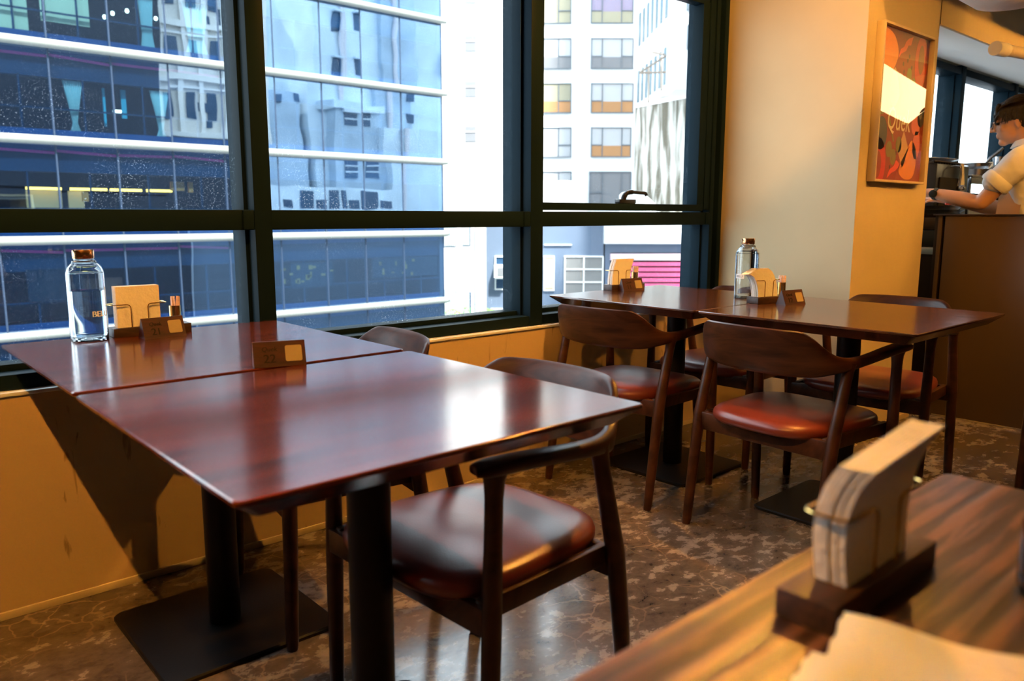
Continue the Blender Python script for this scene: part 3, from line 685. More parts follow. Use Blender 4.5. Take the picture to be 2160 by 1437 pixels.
# ================================================================= OUTSIDE THE WINDOWS
FY = 28.0   # face of the glass office building across the street
def facade_glass():
    m, nt, b = nmat('blue_tinted_facade_glass'); N = nt.nodes.new; L = nt.links.new; nt.nodes.remove(b); out = nt.nodes['Material Output']
    tr = N('ShaderNodeBsdfTransparent'); tr.inputs[0].default_value = (.66, .88, 1.0, 1)
    gl = N('ShaderNodeBsdfGlossy'); gl.inputs['Color'].default_value = (.62, .80, .98, 1); gl.inputs['Roughness'].default_value = .01
    tc = N('ShaderNodeTexCoord'); n = N('ShaderNodeTexNoise'); n.inputs['Scale'].default_value = .55; n.inputs['Detail'].default_value = 1; L(tc.outputs['Object'], n.inputs['Vector'])
    bp = N('ShaderNodeBump'); bp.inputs['Strength'].default_value = .10; bp.inputs['Distance'].default_value = .06; L(n.outputs['Fac'], bp.inputs['Height']); L(bp.outputs[0], gl.inputs['Normal'])
    f = N('ShaderNodeFresnel'); f.inputs[0].default_value = 2.6
    ge = N('ShaderNodeNewGeometry')
    mr = N('ShaderNodeMapRange'); mr.inputs[1].default_value = .15; mr.inputs[2].default_value = .6; mr.inputs[3].default_value = .34; mr.inputs[4].default_value = .9; L(f.outputs[0], mr.inputs[0])
    fb = N('ShaderNodeMath'); fb.operation = 'SUBTRACT'; fb.inputs[0].default_value = 1; L(ge.outputs['Backfacing'], fb.inputs[1])
    fm = N('ShaderNodeMath'); fm.operation = 'MULTIPLY'; L(mr.outputs[0], fm.inputs[0]); L(fb.outputs[0], fm.inputs[1])
    mx = N('ShaderNodeMixShader'); L(fm.outputs[0], mx.inputs[0]); L(tr.outputs[0], mx.inputs[1]); L(gl.outputs[0], mx.inputs[2]); L(mx.outputs[0], out.inputs[0])
    return m
MT['fglass'] = facade_glass()
MT['tube'] = mat('white_sunshade_paint', (.33, .33, .29), rough=.35)
MT['navy'] = mat('navy_blue_spandrel', (.008, .032, .07), rough=.35)
MT['deepblue'] = mat('cobalt_blue_spandrel', (.010, .055, .16), rough=.35)
MT['magenta'] = mat('magenta_band', (1.0, .07, .26), rough=.5)
MT['interior'] = mat('dim_office_interior', (.03, .045, .08), rough=.8)
MT['curtain'] = mat('pale_blue_curtain', (.66, .72, .66), rough=.9)
MT['beigeblind'] = mat('beige_blind', (.85, .60, .34), rough=.9)
MT['seam'] = mat('dark_joint', (.03, .05, .09), rough=.5)
ob = thing('office_building', 'dark blue glass office building with white tubular sunshades across the street', 'building', (0, FY, 0))
SE = [-8.0, -6.2, -4.45, -2.7, -.95, .8, 2.55, 4.25, 5.99, 7.76, 9.51, 11.28, 13.25, 15.14, 16.89, 18.73, 20.80]
BZ = [12.0, 9.1, 6.17, 3.33, .29, -2.62, -5.5]
for z in BZ:
    t_ = MB(); t_.tube([(-8, -.16, z), (20.70, -.16, z), (20.95, -.16, z)], [.135, .135, .10], 16)
    for s in SE[1:-1]: t_.tube([(s-.02, -.16, z), (s+.02, -.16, z)], .139, 16)
    t_.build('sunshade_tube', MT['tube'], ob)
rnd = random.Random(3)
for i in range(len(BZ)-1):
    zt, zb = BZ[i], BZ[i+1]
    g = MB()
    for a, b in zip(SE[:-1], SE[1:]):
        ty = rnd.uniform(-.006, .006); tz = rnd.uniform(-.004, .004)
        g.raw([(a+.02, 0+ty, zb), (b-.02, -ty, zb), (b-.02, -ty+tz, zt), (a+.02, ty+tz, zt),
               (a+.02, .02+ty, zb), (b-.02, .02-ty, zb), (b-.02, .02-ty+tz, zt), (a+.02, .02+ty+tz, zt)],
              [(0, 1, 2, 3), (7, 6, 5, 4), (0, 4, 5, 1), (1, 5, 6, 2), (2, 6, 7, 3), (3, 7, 4, 0)])
    g.build('glass_band', MT['fglass'], ob, angle=0)
    sp = MB(); sp.span(-8, 20.75, .10, .30, zt-.95, zt+.02); sp.build('spandrel', MT['navy'], ob, angle=0)
    sp = MB(); sp.span(-8, 20.75, .06, .12, zt-.30, zt-.12); sp.span(-8, 20.75, .06, .12, zb+.02, zb+.34); sp.build('blue_spandrel', MT['deepblue'], ob, angle=0)
    sp = MB()
    for k, (a, b) in enumerate(zip(SE[:-1], SE[1:])):
        if b > 12.5: continue
        o1 = .03*math.sin(k*2.3+i); sp.raw([(a+.03, .05, zt-.36+o1), (b-.03, .05, zt-.40-o1), (b-.03, .05, zt-.32-o1), (a+.03, .05, zt-.28+o1), (a+.03, .058, zt-.36+o1), (b-.03, .058, zt-.40-o1), (b-.03, .058, zt-.32-o1), (a+.03, .058, zt-.28+o1)],
                                          [(0, 1, 2, 3), (7, 6, 5, 4), (0, 4, 5, 1), (1, 5, 6, 2), (2, 6, 7, 3), (3, 7, 4, 0)])
    if 1 <= i <= 4: sp.build('magenta_strip', MT['magenta'], ob, angle=0)  # narrow magenta strip under each tube, tilted from panel to panel
jm = MB()
for s in SE: jm.span(s-.022, s+.022, -.02, .12, -9, 13)
jm.build('joint_strips', MT['seam'], ob, angle=0)
wf = MB()
for i in range(1, 5):
    zt, zb = BZ[i], BZ[i+1]
    for a in SE[:-1]: wf.span(a+.9, a+.95, .10, .16, zb+.3, zt-.9)
    wf.span(-8, 20.7, .10, .16, zb+.95, zb+1.0)
wf.build('inner_window_bars', MT['navy'], ob, angle=0)
sh = MB(); sh.span(-8, 20.75, 3.0, 3.2, -9, 14); sh.span(20.6, 20.78, .02, 14, -9, 14); sh.span(-8.2, -8, 0, 14, -9, 14); sh.span(-8, 20.7, .3, 3.1, 12.6, 13)
for z in BZ: sh.span(-8, 20.7, .12, 3.0, z-.35, z+.1)
sh.build('inner_walls', MT['interior'], ob, angle=0)
def curtain(x, z0, z1, w0, w1, waist=.35, m='curtain'):
    g = MB(); n = 26; rings = []
    for k in range(14):
        u = k/13; z = z1+(z0-z1)*u
        ww = w0*(1-abs(u-(1-waist))/(1-waist) if 0 else 1)
        f = abs(u-.78)/.78 if u < .78 else (u-.78)/.22*.6
        wd = w1 + (w0-w1)*min(1, f**1.1)
        rings.append([(x+wd*(q/n-.5), .22+.05*math.sin(q*2.1), z) for q in range(n+1)] + [(x+wd*(q/n-.5), .27+.05*math.sin(q*2.1), z) for q in range(n, -1, -1)])
    g.loft(rings); g.build('curtain', MT[m], ob, angle=60)
curtain(6.65, 3.55, 5.20, .55, .12); curtain(9.25, 3.55, 5.15, .60, .12)
curtain(10.6, 6.5, 8.4, .9, .5); curtain(9.0, 6.5, 8.4, .5, .3)
b_ = MB(); b_.span(3.2, 5.6, .25, .3, 6.55, 8.6); b_.span(5.95, 7.3, .25, .3, 6.9, 8.6); b_.build('blind', MT['beigeblind'], ob, angle=0)
b_ = MB(); b_.span(8.1, 8.25, .4, .45, 4.2, 5.1); b_.span(7.55, 7.62, .4, .45, 3.9, 5.1); b_.build('teal_panel', mat('teal_partition', (.05, .35, .40), rough=.6), ob, angle=0)
ls = MB()
for a, b in ((5.25, 6.25), (6.5, 7.6), (7.7, 8.7), (8.85, 9.7)): ls.span(a, b, .9, .96, 1.86, 1.94)
ls.build('light_strip', mat('warm_light_strip', (1, .7, .3), emis=(1, .45, .07), es=12.0), ob, angle=0)
ls = MB(); ls.span(7.95, 8.2, .8, .9, 4.42, 4.50)
for x, z in ((8.15, 7.55), (8.6, 7.7), (9.05, 7.45), (9.5, 7.6), (7.9, 7.4)): ls.ell((x, .8, z), (.06, .06, .07), 10, 6)
ls.build('pendant_lamps', mat('white_lamp_glow', (1, .9, .7), emis=(1, .85, .6), es=14.0), ob)
b_ = MB(); b_.span(5.3, 6.3, 1.2, 1.3, .7, 1.85); b_.span(6.5, 6.95, 1.2, 1.3, 1.2, 1.85); b_.build('glowing_inner_wall', mat('glowing_inner_wall', (.75, .55, .28), rough=.8, emis=(1, .65, .3), es=.5), ob, angle=0)  # cream wall glows itself, standing in for lamplight in the office
b_ = MB(); b_.span(9.5, 9.95, .4, .5, 1.9, 2.2); b_.span(10.1, 10.25, .4, .5, 1.85, 2.2); b_.span(6.72, 6.9, .4, .5, 1.5, 1.8); b_.build('orange_notice', mat('orange_notice', (.75, .22, .05), rough=.6), ob, angle=0)
b_ = MB(); b_.span(7.75, 8.7, .6, .9, 1.05, 1.1); b_.span(9.35, 9.75, .6, .9, .6, 1.25); b_.build('white_counter', MT['tube'], ob, angle=0)
dw = MB()
for a, b, z0, z1 in ((13.6, 15.4, -1.7, -.75), (17.2, 20.5, -1.5, -.70), (4.9, 6.4, -1.6, -.6)): dw.span(a, b, .06, .1, z0, z1)
dw.build('dark_opening', mat('dark_opening', (.012, .02, .035), rough=.4), ob, angle=0)
b_ = MB(); r2 = random.Random(5)
for _ in range(26):
    x = r2.choice([r2.uniform(13.2, 15.3), r2.uniform(17.4, 19.2)]); z = r2.uniform(-1.6, -.85); b_.span(x, x+r2.uniform(.05, .18), .045, .058, z, z+r2.uniform(.05, .22))
b_.build('lit_shelf_goods', mat('ochre_goods', (.34, .16, .04), rough=.6), ob, angle=0)
# ---- reflected neighbours standing on our own side of the street, further right
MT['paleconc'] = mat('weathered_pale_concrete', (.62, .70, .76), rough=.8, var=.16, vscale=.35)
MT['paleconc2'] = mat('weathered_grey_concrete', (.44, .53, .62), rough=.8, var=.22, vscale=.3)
MT['winglass'] = mat('dark_blue_window_glass', (.03, .07, .13), rough=.1)
VY = 2*FY   # mirror image plane of y = 0
def vx(px, py): p = at_y(px, py, VY); return p.x, p.z
def mirbox(g, px0, px1, py0, py1, y, d=.15):
    x0, z1 = vx(px0, (py0+py1)/2); x1, _ = vx(px1, (py0+py1)/2); _, zt = vx((px0+px1)/2, py0); _, zb = vx((px0+px1)/2, py1)
    g.span(x0, x1, y, y+d, zb, zt)
nb = thing('concrete_building', 'weathered pale concrete building mirrored in the glass facade', 'building', (0, 0, 0))
g = MB()
x0, _ = vx(655, 200); x1, _ = vx(1010, 200); g.span(x0, x1, -9, 0, .95, 34); g.build('tower_wall', MT['paleconc'], nb, angle=0)
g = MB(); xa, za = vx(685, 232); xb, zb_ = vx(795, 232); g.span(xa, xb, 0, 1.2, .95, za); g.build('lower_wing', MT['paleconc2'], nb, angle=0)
g = MB(); g.span(xa-.3, xb+.3, 0, 1.5, za, za+.6); g.build('wing_parapet', MT['paleconc'], nb, angle=0)
g = MB(); xa2, za2 = vx(790, 272); xb2, _ = vx(1010, 272); g.span(xa2, xb2, 0, 2.0, .95, za2); g.build('front_wing', MT['paleconc'], nb, angle=0)
g = MB(); xc, zc = vx(790, 0); xd, _ = vx(860, 0); g.span(xc, xd, 0, .5, za2, 34); g.build('grey_bay', MT['paleconc2'], nb, angle=0)  # bay in the greyer of the two concretes
g = MB()
for r in ((691, 705, 28, 62), (735, 747, 28, 62), (693, 706, 126, 157), (738, 749, 126, 158)): mirbox(g, *r, 0, .08)
for r in ((706, 732, 244, 270), (747, 775, 240, 269), (708, 734, 338, 380), (751, 777, 338, 379)): mirbox(g, *r, 1.2, .08)
for r in ((855, 869, 195, 214), (854, 868, 239, 260), (916, 928, 110, 162)): mirbox(g, *r, .5, .08)
g.build('window_glass', MT['winglass'], nb, angle=0)
g = MB()
for r in ((706, 732, 255, 258), (747, 775, 253, 256), (708, 734, 350, 353), (708, 734, 365, 368), (751, 777, 350, 353), (751, 777, 365, 368)): mirbox(g, *r, 1.28, .05)
for r in ((688, 708, 24, 28), (732, 750, 24, 28), (690, 709, 122, 126), (735, 752, 122, 126)): mirbox(g, *r, 0, .5)
for r in ((702, 736, 236, 243), (744, 779, 233, 240)): mirbox(g, *r, 1.2, .5)
g.build('window_hoods', MT['paleconc'], nb, angle=0)
g = MB()
for px in (711, 716): 
    x, z = vx(px, 200); g.tube([(x, .25, 6), (x, .25, 34)], .14, 8)
x, z = vx(820, 100); g.tube([(x, .7, za2), (x, .7, 34)], .22, 8); x, z = vx(830, 330); g.tube([(x, 2.2, 1), (x, 2.2, za2)], .2, 8)
g.build('drain_pipes', mat('pale_pink_pipe', (.62, .58, .60), rough=.6), nb)
nc = thing('stepped_building', 'pale stepped building with white balconies mirrored in the glass facade', 'building', (0, 0, 0))
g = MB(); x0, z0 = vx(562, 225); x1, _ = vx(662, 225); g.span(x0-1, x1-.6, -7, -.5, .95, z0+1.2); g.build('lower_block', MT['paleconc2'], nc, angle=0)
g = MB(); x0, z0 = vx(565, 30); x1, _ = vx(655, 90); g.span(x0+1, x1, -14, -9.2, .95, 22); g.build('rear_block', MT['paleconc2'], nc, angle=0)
g = MB(); x0, z0 = vx(590, 110); x1, _ = vx(640, 110); g.span(x0, x1, -9.2, -8.4, 10, 17); g.build('yellowish_bay', mat('cream_bay', (.72, .70, .58), rough=.7), nc, angle=0)
g = MB()
for r in ((594, 606, 98, 120), (622, 630, 98, 120), (596, 604, 200, 216), (634, 645, 198, 214)): mirbox(g, *r, -.5 if r[2] > 150 else -8.4, .1)
g.build('window_glass', MT['winglass'], nc, angle=0)
nd = thing('podium_block', 'dark grey podium with a row of white framed openings mirrored in the glass facade', 'building', (0, 0, 0))
g = MB(); g.span(19.3, 60, -6, 2.3, -14, 0.9); g.build('podium_wall', mat('dark_grey_podium', (.09, .12, .16), rough=.6), nd, angle=0)
g = MB(); g.span(24.4, 35.5, 2.3, 2.6, .9, 3.1); g.build('white_parapet', MT['paleconc'], nd, angle=0)
g = MB()
for a, b in ((594, 620), (655, 678), (684, 692), (725, 752), (564, 580), (626, 650), (696, 720), (757, 784)): mirbox(g, a, b, 404 if (b-a) > 0 and a in (594, 655, 684, 725) else 423, 440, 2.6, .06)
g.build('dark_openings', MT['winglass'], nd, angle=0)
nf = thing('ornate_building', 'cream ornate building mirrored at the left of the glass facade', 'building', (0, 0, 0))
g = MB(); x0, _ = vx(352, 100); x1, _ = vx(478, 100); g.span(17.8, x1, -6, 1.0, 6, 34); g.build('main_wall', mat('cream_render', (.66, .62, .56), rough=.8), nf, angle=0)
g = MB()
for r in ((405, 420, 35, 65), (412, 440, 225, 240), (430, 442, 260, 275), (445, 455, 30, 60)): mirbox(g, *r, 1.0, .1)
for kx in range(5):
    for kz in range(7): g.span(18.4+kx*1.45, 19.0+kx*1.45, 1.0, 1.08, 7.4+kz*3.6, 9.1+kz*3.6)
g.build('window_glass', MT['winglass'], nf, angle=0)
g = MB()
for kx in range(6): g.span(17.85+kx*1.45, 18.15+kx*1.45, 1.0, 1.25, 6, 34)
for kz in range(8): g.span(17.8, 25.2, 1.0, 1.35, 6.2+kz*3.6, 6.55+kz*3.6); g.span(17.8, 25.2, 1.0, 1.2, 9.3+kz*3.6, 9.45+kz*3.6)
g.build('cornices', mat('cream_stone_trim', (.74, .70, .64), rough=.8), nf, angle=0)
# ---- white tower straight ahead, 52 m away
MT['whitewall'] = mat('white_painted_wall', (.86, .86, .84), rough=.7)
MT['greyframe'] = mat('grey_window_frame', (.13, .155, .18), rough=.5)
MT['lightglass'] = mat('pale_curtained_glass', (.24, .23, .22), rough=.3)
def dbox(g, D, px0, px1, py0, py1, depth, off=0):
    """Box facing the viewer's side, its front on the plane D metres away; depth goes back, off brings it forward."""
    c = at_d((px0+px1)/2, (py0+py1)/2, D)
    a = at_d(px0, (py0+py1)/2, D); b = at_d(px1, (py0+py1)/2, D); t = at_d((px0+px1)/2, py0, D); u = at_d((px0+px1)/2, py1, D)
    wdt = (b-a).length; hz = t.z-u.z
    cc = Vector((c.x, c.y, (t.z+u.z)/2)) + FH*(depth/2-off)
    M = Matrix.Translation(cc) @ Matrix((RH, FH, Vector((0, 0, 1)))).transposed().to_4x4()
    return g.box(0, 0, 0, wdt, depth, hz, M=M)
wt = thing('apartment_tower', 'overexposed white apartment tower with grey framed windows', 'building')
g = MB(); dbox(g, 52, 905, 1342, -420, 800, 14); g.build('tower_wall', MT['whitewall'], wt, angle=0)
cols = {'lilac': (.30, .25, .34), 'cream': (.34, .31, .22), 'orange': (.42, .21, .09), 'white': (.46, .46, .47), 'grey': (.20, .20, .21)}
for k, c_ in cols.items(): MT['b_'+k] = mat(k+'_window_blind', c_, rough=.8)
def tower_window(px0, px1, py0, py1, bars, pan, lower=None):
    g = MB(); dbox(g, 52, px0, px1, py0, py1, .1, .06); o = g.build('window', MT['b_'+pan], wt, angle=0)
    if lower:
        g = MB(); dbox(g, 52, px0+1, px1-1, py0+(py1-py0)*.62, py1-1, .05, .09); g.build('lower_pane', MT['b_'+lower], o, angle=0)
    g = MB()
    dbox(g, 52, px0-1, px1+1, py0-1, py0+.5, .14, .12); dbox(g, 52, px0-1, px1+1, py1-.5, py1+1, .14, .12)
    for x in (px0, px1, *bars): dbox(g, 52, x-.9, x+.9, py0, py1, .12, .12)
    for a, b in ((px0, bars[0]), (bars[-1], px1)): dbox(g, 52, a, b, py0+(py1-py0)*.58, py0+(py1-py0)*.58+1.8, .12, .12)
    g.build('window_frame', MT['greyframe'], o, angle=0)
rows = [(-110, -46), (-14, 49), (82, 145), (177, 238), (270, 331), (363, 436)]
pb = [('cream', None), ('cream', 'cream'), ('white', 'grey'), ('white', 'orange'), ('white', 'orange'), ('grey', None)]
pa = [('white', None), ('cream', None), ('white', 'grey'), ('cream', 'orange'), ('white', None), ('white', None)]
for (y0, y1), (m1, l1), (m2, l2) in zip(rows, pa, pb):
    tower_window(1100, 1204, y0, y1, (1128, 1178), m1, l1)
    tower_window(1247 if y0 < 300 else 1243, 1335 if y0 < 200 else 1330, y0, y1, (1270, 1311), m2 if y0 != -14 else 'lilac', l2)
for y0 in (-25, 76, 172, 267):
    g = MB(); dbox(g, 52, 981, 1004, y0, y0+32, .1, .06); o = g.build('window', MT['b_grey'], wt, angle=0)
    g = MB(); dbox(g, 52, 981, 1004, y0+10, y0+13, .1, .1); g.build('window_frame', MT['b_white'], o, angle=0)
for (a, b, y0, y1) in ((937, 962, 478, 520), (975, 993, 478, 518), (938, 963, 612, 668), (975, 994, 616, 664)):
    g = MB(); dbox(g, 52, a, b, y0, y1, .1, .06); o = g.build('window', MT['winglass'], wt, angle=0)
    g = MB()
    n = int((b-a)/4)
    for k in range(n): dbox(g, 52, a+1+k*4, a+3+k*4, y0+1, y1-1, .06, .1)
    g.build('curtain_folds', MT['curtain'], o, angle=0)
g = MB(); dbox(g, 52, 1005, 1026, 470, 760, .6, .5); g.build('beige_pilaster', mat('beige_pilaster', (.70, .64, .55), rough=.7), wt, angle=0)
# ---- lower grey-blue building with the pink louvres, 40 m away
MT['greyblue'] = mat('grey_blue_render', (.13, .17, .24), rough=.75, var=.06, vscale=.4)
lb = thing('low_building', 'low grey blue building with small windows beyond the street', 'building')
g = MB(); dbox(g, 40, 1026, 1270, 462, 900, 5); g.build('front_wall', MT['greyblue'], lb, angle=0)
g = MB(); dbox(g, 40, 1026, 1269, 456, 462, 5, .2); g.build('roof_edge', MT['whitewall'], lb, angle=0)
for (a, b, y0, y1, nx, nz) in ((1045, 1079, 541, 610, 1, 3), (1148, 1168, 541, 612, 1, 2), (1191, 1271, 541, 622, 2, 3)):
    g = MB(); dbox(g, 40, a, b, y0, y1, .1, .05); o = g.build('window', MT['lightglass'] if a != 1045 else MT['winglass'], lb, angle=0)
    g = MB()
    for k in range(nx+1): x = a+(b-a)*k/nx; dbox(g, 40, x-1.4, x+1.4, y0, y1, .12, .12)
    for k in range(nz+1): y = y0+(y1-y0)*k/nz; dbox(g, 40, a-1.4, b+1.4, y-1.4, y+1.4, .12, .12)
    g.build('window_frame', MT['whitewall'], o, angle=0)
g = MB(); dbox(g, 40, 1150, 1166, 545, 608, .05, .1); g.build('curtain', MT['beigeblind'], lb, angle=0)
ac = MB(); dbox(ac, 40, 1043, 1068, 558, 584, .7, .75); aco = ac.build('air_conditioner', MT['whitewall'], None, angle=0); tag(aco, 'white air conditioner box on the low grey blue building', 'air conditioner')
g = MB(); dbox(g, 40, 1050, 1063, 563, 578, .05, .80); g.build('grille', MT['b_grey'], aco, angle=0)
g = MB()
for y in (650, 664, 678, 692): dbox(g, 40, 1035, 1079, y, y+4, .1, .1); dbox(g, 40, 1150, 1270, y, y+4, .1, .1)
dbox(g, 40, 1148, 1206, 515, 518, .1, .1)
g.build('wall_pipes', MT['paleconc'], lb, angle=0)
pk = thing('shop_building', 'grey building with pink louvred shopfront and white canopy roof', 'building')
g = MB(); dbox(g, 40, 1273, 1500, 514, 900, 5); g.build('front_wall', MT['greyblue'], pk, angle=0)
g = MB(); dbox(g, 40, 1273, 1500, 456, 514, 5, .4); g.build('canopy_roof', MT['whitewall'], pk, angle=0)
g = MB(); dbox(g, 40, 1287, 1500, 535, 549, .2, .15); g.build('pink_sign_board', mat('pale_pink_board', (.85, .62, .66), rough=.6), pk, angle=0)
g = MB()
for k in range(10): dbox(g, 40, 1297, 1500, 553+k*11.2, 553+k*11.2+7.6, .2, .22)
g.build('pink_louvres', mat('bright_pink_louvre', (.88, .13, .28), rough=.5), pk, angle=0)
g = MB(); dbox(g, 40, 1286, 1500, 533, 670, .1, .04); g.build('louvre_recess', MT['darkgap'], pk, angle=0)
# white roof sheds above the low building
rs = thing('rooftop_shed', 'white rooftop shed with sloping end beside the window handle', 'shed')
def dprism(g, D, pts, depth):
    fr_ = [at_d(x, y, D) for x, y in pts]; g.loft([[p for p in fr_], [p+FH*depth for p in fr_]])
g = MB(); dprism(g, 42, [(1100, 381), (1226, 381), (1239, 455), (1100, 455)], 3); g.build('shed_body', MT['whitewall'], rs, angle=0)
rs2 = thing('rooftop_shed', 'small white rooftop shed with long slope right of the window handle', 'shed')
g = MB(); dprism(g, 40, [(1312, 411), (1318, 405), (1356, 405), (1384, 432), (1384, 455), (1312, 455)], 1); g.build('shed_body', MT['whitewall'], rs2, angle=0)
# stained retaining wall, running towards us at the right
def vplane(name, A, B, z0, z1, th, m, parent):
    A = Vector((A.x, A.y, 0)); B = Vector((B.x, B.y, 0)); d = (B-A).normalized(); n_ = Vector((d.y, -d.x, 0))
    if n_.dot(-A) < 0: n_ = -n_
    g = MB(); g.loft([[A+Vector((0, 0, z)) for z in (z0, z1)] + [A-n_*th+Vector((0, 0, z)) for z in (z1, z0)], [B+Vector((0, 0, z)) for z in (z0, z1)] + [B-n_*th+Vector((0, 0, z)) for z in (z1, z0)]])
    return g.build(name, m, parent, angle=0), A, d, n_
def stained():
    m, nt, b = nmat('rain_stained_concrete'); N = nt.nodes.new; L = nt.links.new
    tc = N('ShaderNodeTexCoord'); mp = N('ShaderNodeMapping'); mp.inputs['Scale'].default_value = (2.4, 2.4, .35); L(tc.outputs['Object'], mp.inputs['Vector'])
    n = N('ShaderNodeTexNoise'); n.inputs['Scale'].default_value = 1; n.inputs['Detail'].default_value = 8; n.inputs['Distortion'].default_value = .6; L(mp.outputs[0], n.inputs['Vector'])
    r = N('ShaderNodeValToRGB'); e = r.color_ramp.elements; e[0].position = .40; e[0].color = (.10, .09, .065, 1); e[1].position = .58; e[1].color = (.48, .46, .42, 1)
    L(n.outputs['Fac'], r.inputs[0]); L(r.outputs[0], b.inputs['Base Color']); b.inputs['Roughness'].default_value = .85; return m
MT['stained'] = stained()
sw = thing('retaining_wall', 'rain stained concrete retaining wall at the right of the window', 'wall')
vplane('wall_body', at_d(1336, 400, 47), at_d(1490, 400, 41.5), 1.2, 7.2, 1.5, MT['stained'], sw)
vplane('wall_coping', at_d(1336, 400, 46.9), at_d(1490, 400, 41.4), 7.2, 7.45, 1.7, MT['whitewall'], sw)
r3 = thing('side_tower', 'pale tower with rows of narrow slit windows above the stained wall', 'building')
_, A_, d_, n_ = vplane('side_wall', at_d(1343, 100, 51.5), at_d(1452, 100, 39), 7.5, 40, 3, MT['whitewall'], r3)
for zf in (8.0, 11.4, 14.9, 18.4):
    for k in range(15):
        P_ = A_ + d_*(1.0+k*1.15)
        M = Matrix.Translation(P_ + n_*.02 + Vector((0, 0, zf+.9))) @ Matrix((d_, n_, Vector((0, 0, 1)))).transposed().to_4x4()
        g = MB(); g.box(0, 0, 0, .42, .1, 1.9, M=M); g.build('slit_window', mat('pale_slit_glass', (.14, .21, .25), rough=.3) if 'slit' not in MT else MT['slit'], r3, angle=0)
        if 'slit' not in MT: MT['slit'] = bpy.data.materials['pale_slit_glass']
g = MB()
for (a, b) in (((1350, 153), (1440, 95)), ((1350, 154), (1462, 150)), ((1376, 110), (1400, 115)), ((1368, 145), (1368, 215)), ((1395, 120), (1395, 190)), ((1420, 100), (1470, 98))):
    g.tube([at_d(*a, 40), at_d(*b, 37)], .05, 6)
g.build('rusty_pipes', mat('rusty_pipe', (.25, .20, .16), rough=.8), r3)
gb = thing('grey_penthouse', 'small blue glazed tower block at the right window edge', 'building')
for k, (y0, y1) in enumerate(((-40, 22), (53, 105), (135, 182))):
    g = MB(); dbox(g, 33, 1449, 1520, y0, y1, .3, .1); g.build('window', MT['greyframe'], gb, angle=0)
g = MB(); dbox(g, 33, 1432, 1540, -300, 188, 2); g.build('tower_wall', MT['whitewall'], gb, angle=0)
# street far below
st = struct('floor_street', MB().span(-60, 120, 2.9, 120, -10.2, -10), mat('asphalt_street', (.30, .31, .33), rough=.9))
# palm on a lower terrace
pm = thing('palm_tree', 'bright green palm fronds at the foot of the white tower', 'palm')
base = at_d(1000, 712, 36.6); MT['palm'] = mat('palm_green', (.22, .60, .08), rough=.6)
g = MB(); g.tube([(base.x, base.y, -10), (base.x+.1, base.y, -6), (base.x, base.y, base.z)], [.16, .13, .11], 10); g.build('trunk', mat('palm_trunk', (.20, .15, .10), rough=.9), pm)
for k in range(13):
    a = 2*PI*k/13 + .2; g = MB(); L_ = 1.35 + .3*(k % 3); rise = 1.3-.35*(k % 2)
    ax = [base + Vector((math.cos(a)*L_*t, math.sin(a)*L_*t, rise*math.sin(t*2.4)*1.0)) for t in [i/14 for i in range(15)]]
    g.tube(ax, .018, 5)
    side = Vector((-math.sin(a), math.cos(a), 0))
    for i in range(2, 15):
        ll = .60*math.sin(PI*(i/15)**.8)+.08
        for s in (-1, 1):
            p = ax[i]; tp = p + side*s*ll + Vector((math.cos(a)*.15, math.sin(a)*.15, -.18)); w_ = Vector((math.cos(a), math.sin(a), 0))*.025
            up_ = Vector((0, 0, .006))
            g.loft([[p-w_, p+w_, p+w_+up_, p-w_+up_], [tp-w_*.2, tp+w_*.2, tp+w_*.2+up_, tp-w_*.2+up_]])
    g.build('frond', MT['palm'], pm, angle=0)
# ================================================================= KITCHEN
kb = thing('work_counter', 'stainless steel work counter along the kitchen window', 'counter', (0, 0, 0))
MB().span(4.58, 8.2, 1.62, 2.36, .86, .90, .003).build('worktop', MT['stainless'], kb)
MB().span(4.60, 8.2, 1.70, 2.36, 0, .86).build('cabinet_body', MT['counter_dark'], kb)
# black oven with a pierced top
ov = thing('countertop_oven', 'black countertop oven with slotted top near the pillar', 'oven', (5.34, 2.12, .90))
g = MB(); g.box(0, 0, .245, .52, .42, .47, .006); g.build('oven_body', MT['black'], ov)
g = MB()
for k in range(12): g.box(-.231+k*.042, -.16, .488, .022, .05, .016, .002)
g.box(0, -.19, .495, .54, .015, .010, .002); g.build('slotted_top', MT['counter_dark'], ov)
g = MB(); g.box(-.04, -.215, .25, .36, .012, .30, .004); g.build('oven_door', MT['darkgap'], ov)
# plate with food on the oven
pl = thing('plate', 'white oval plate with food on top of the black oven', 'plate', (5.34, 2.04, 1.402))
g = MB(); g.loft([[(r*.27*math.cos(2*PI*k/36), r*.13*math.sin(2*PI*k/36), z) for k in range(36)] for r, z in ((.5, 0), (.6, .002), (1, .016), (.98, .018), (.6, .006), (.2, .005))]); g.build('dish', MT['whiteplate'], pl)
fd = MB()
for k in range(7): fd.ell((-.12+.04*k, .01*math.sin(k*2), .016), (.028, .02, .010), 10, 6)
fo = fd.build('flatbread', mat('toasted_bread', (.70, .50, .28), rough=.8, var=.2, vscale=30), None); fo.location = (5.34, 2.04, 1.402); tag(fo, 'pieces of flatbread lying on the white plate', 'bread')
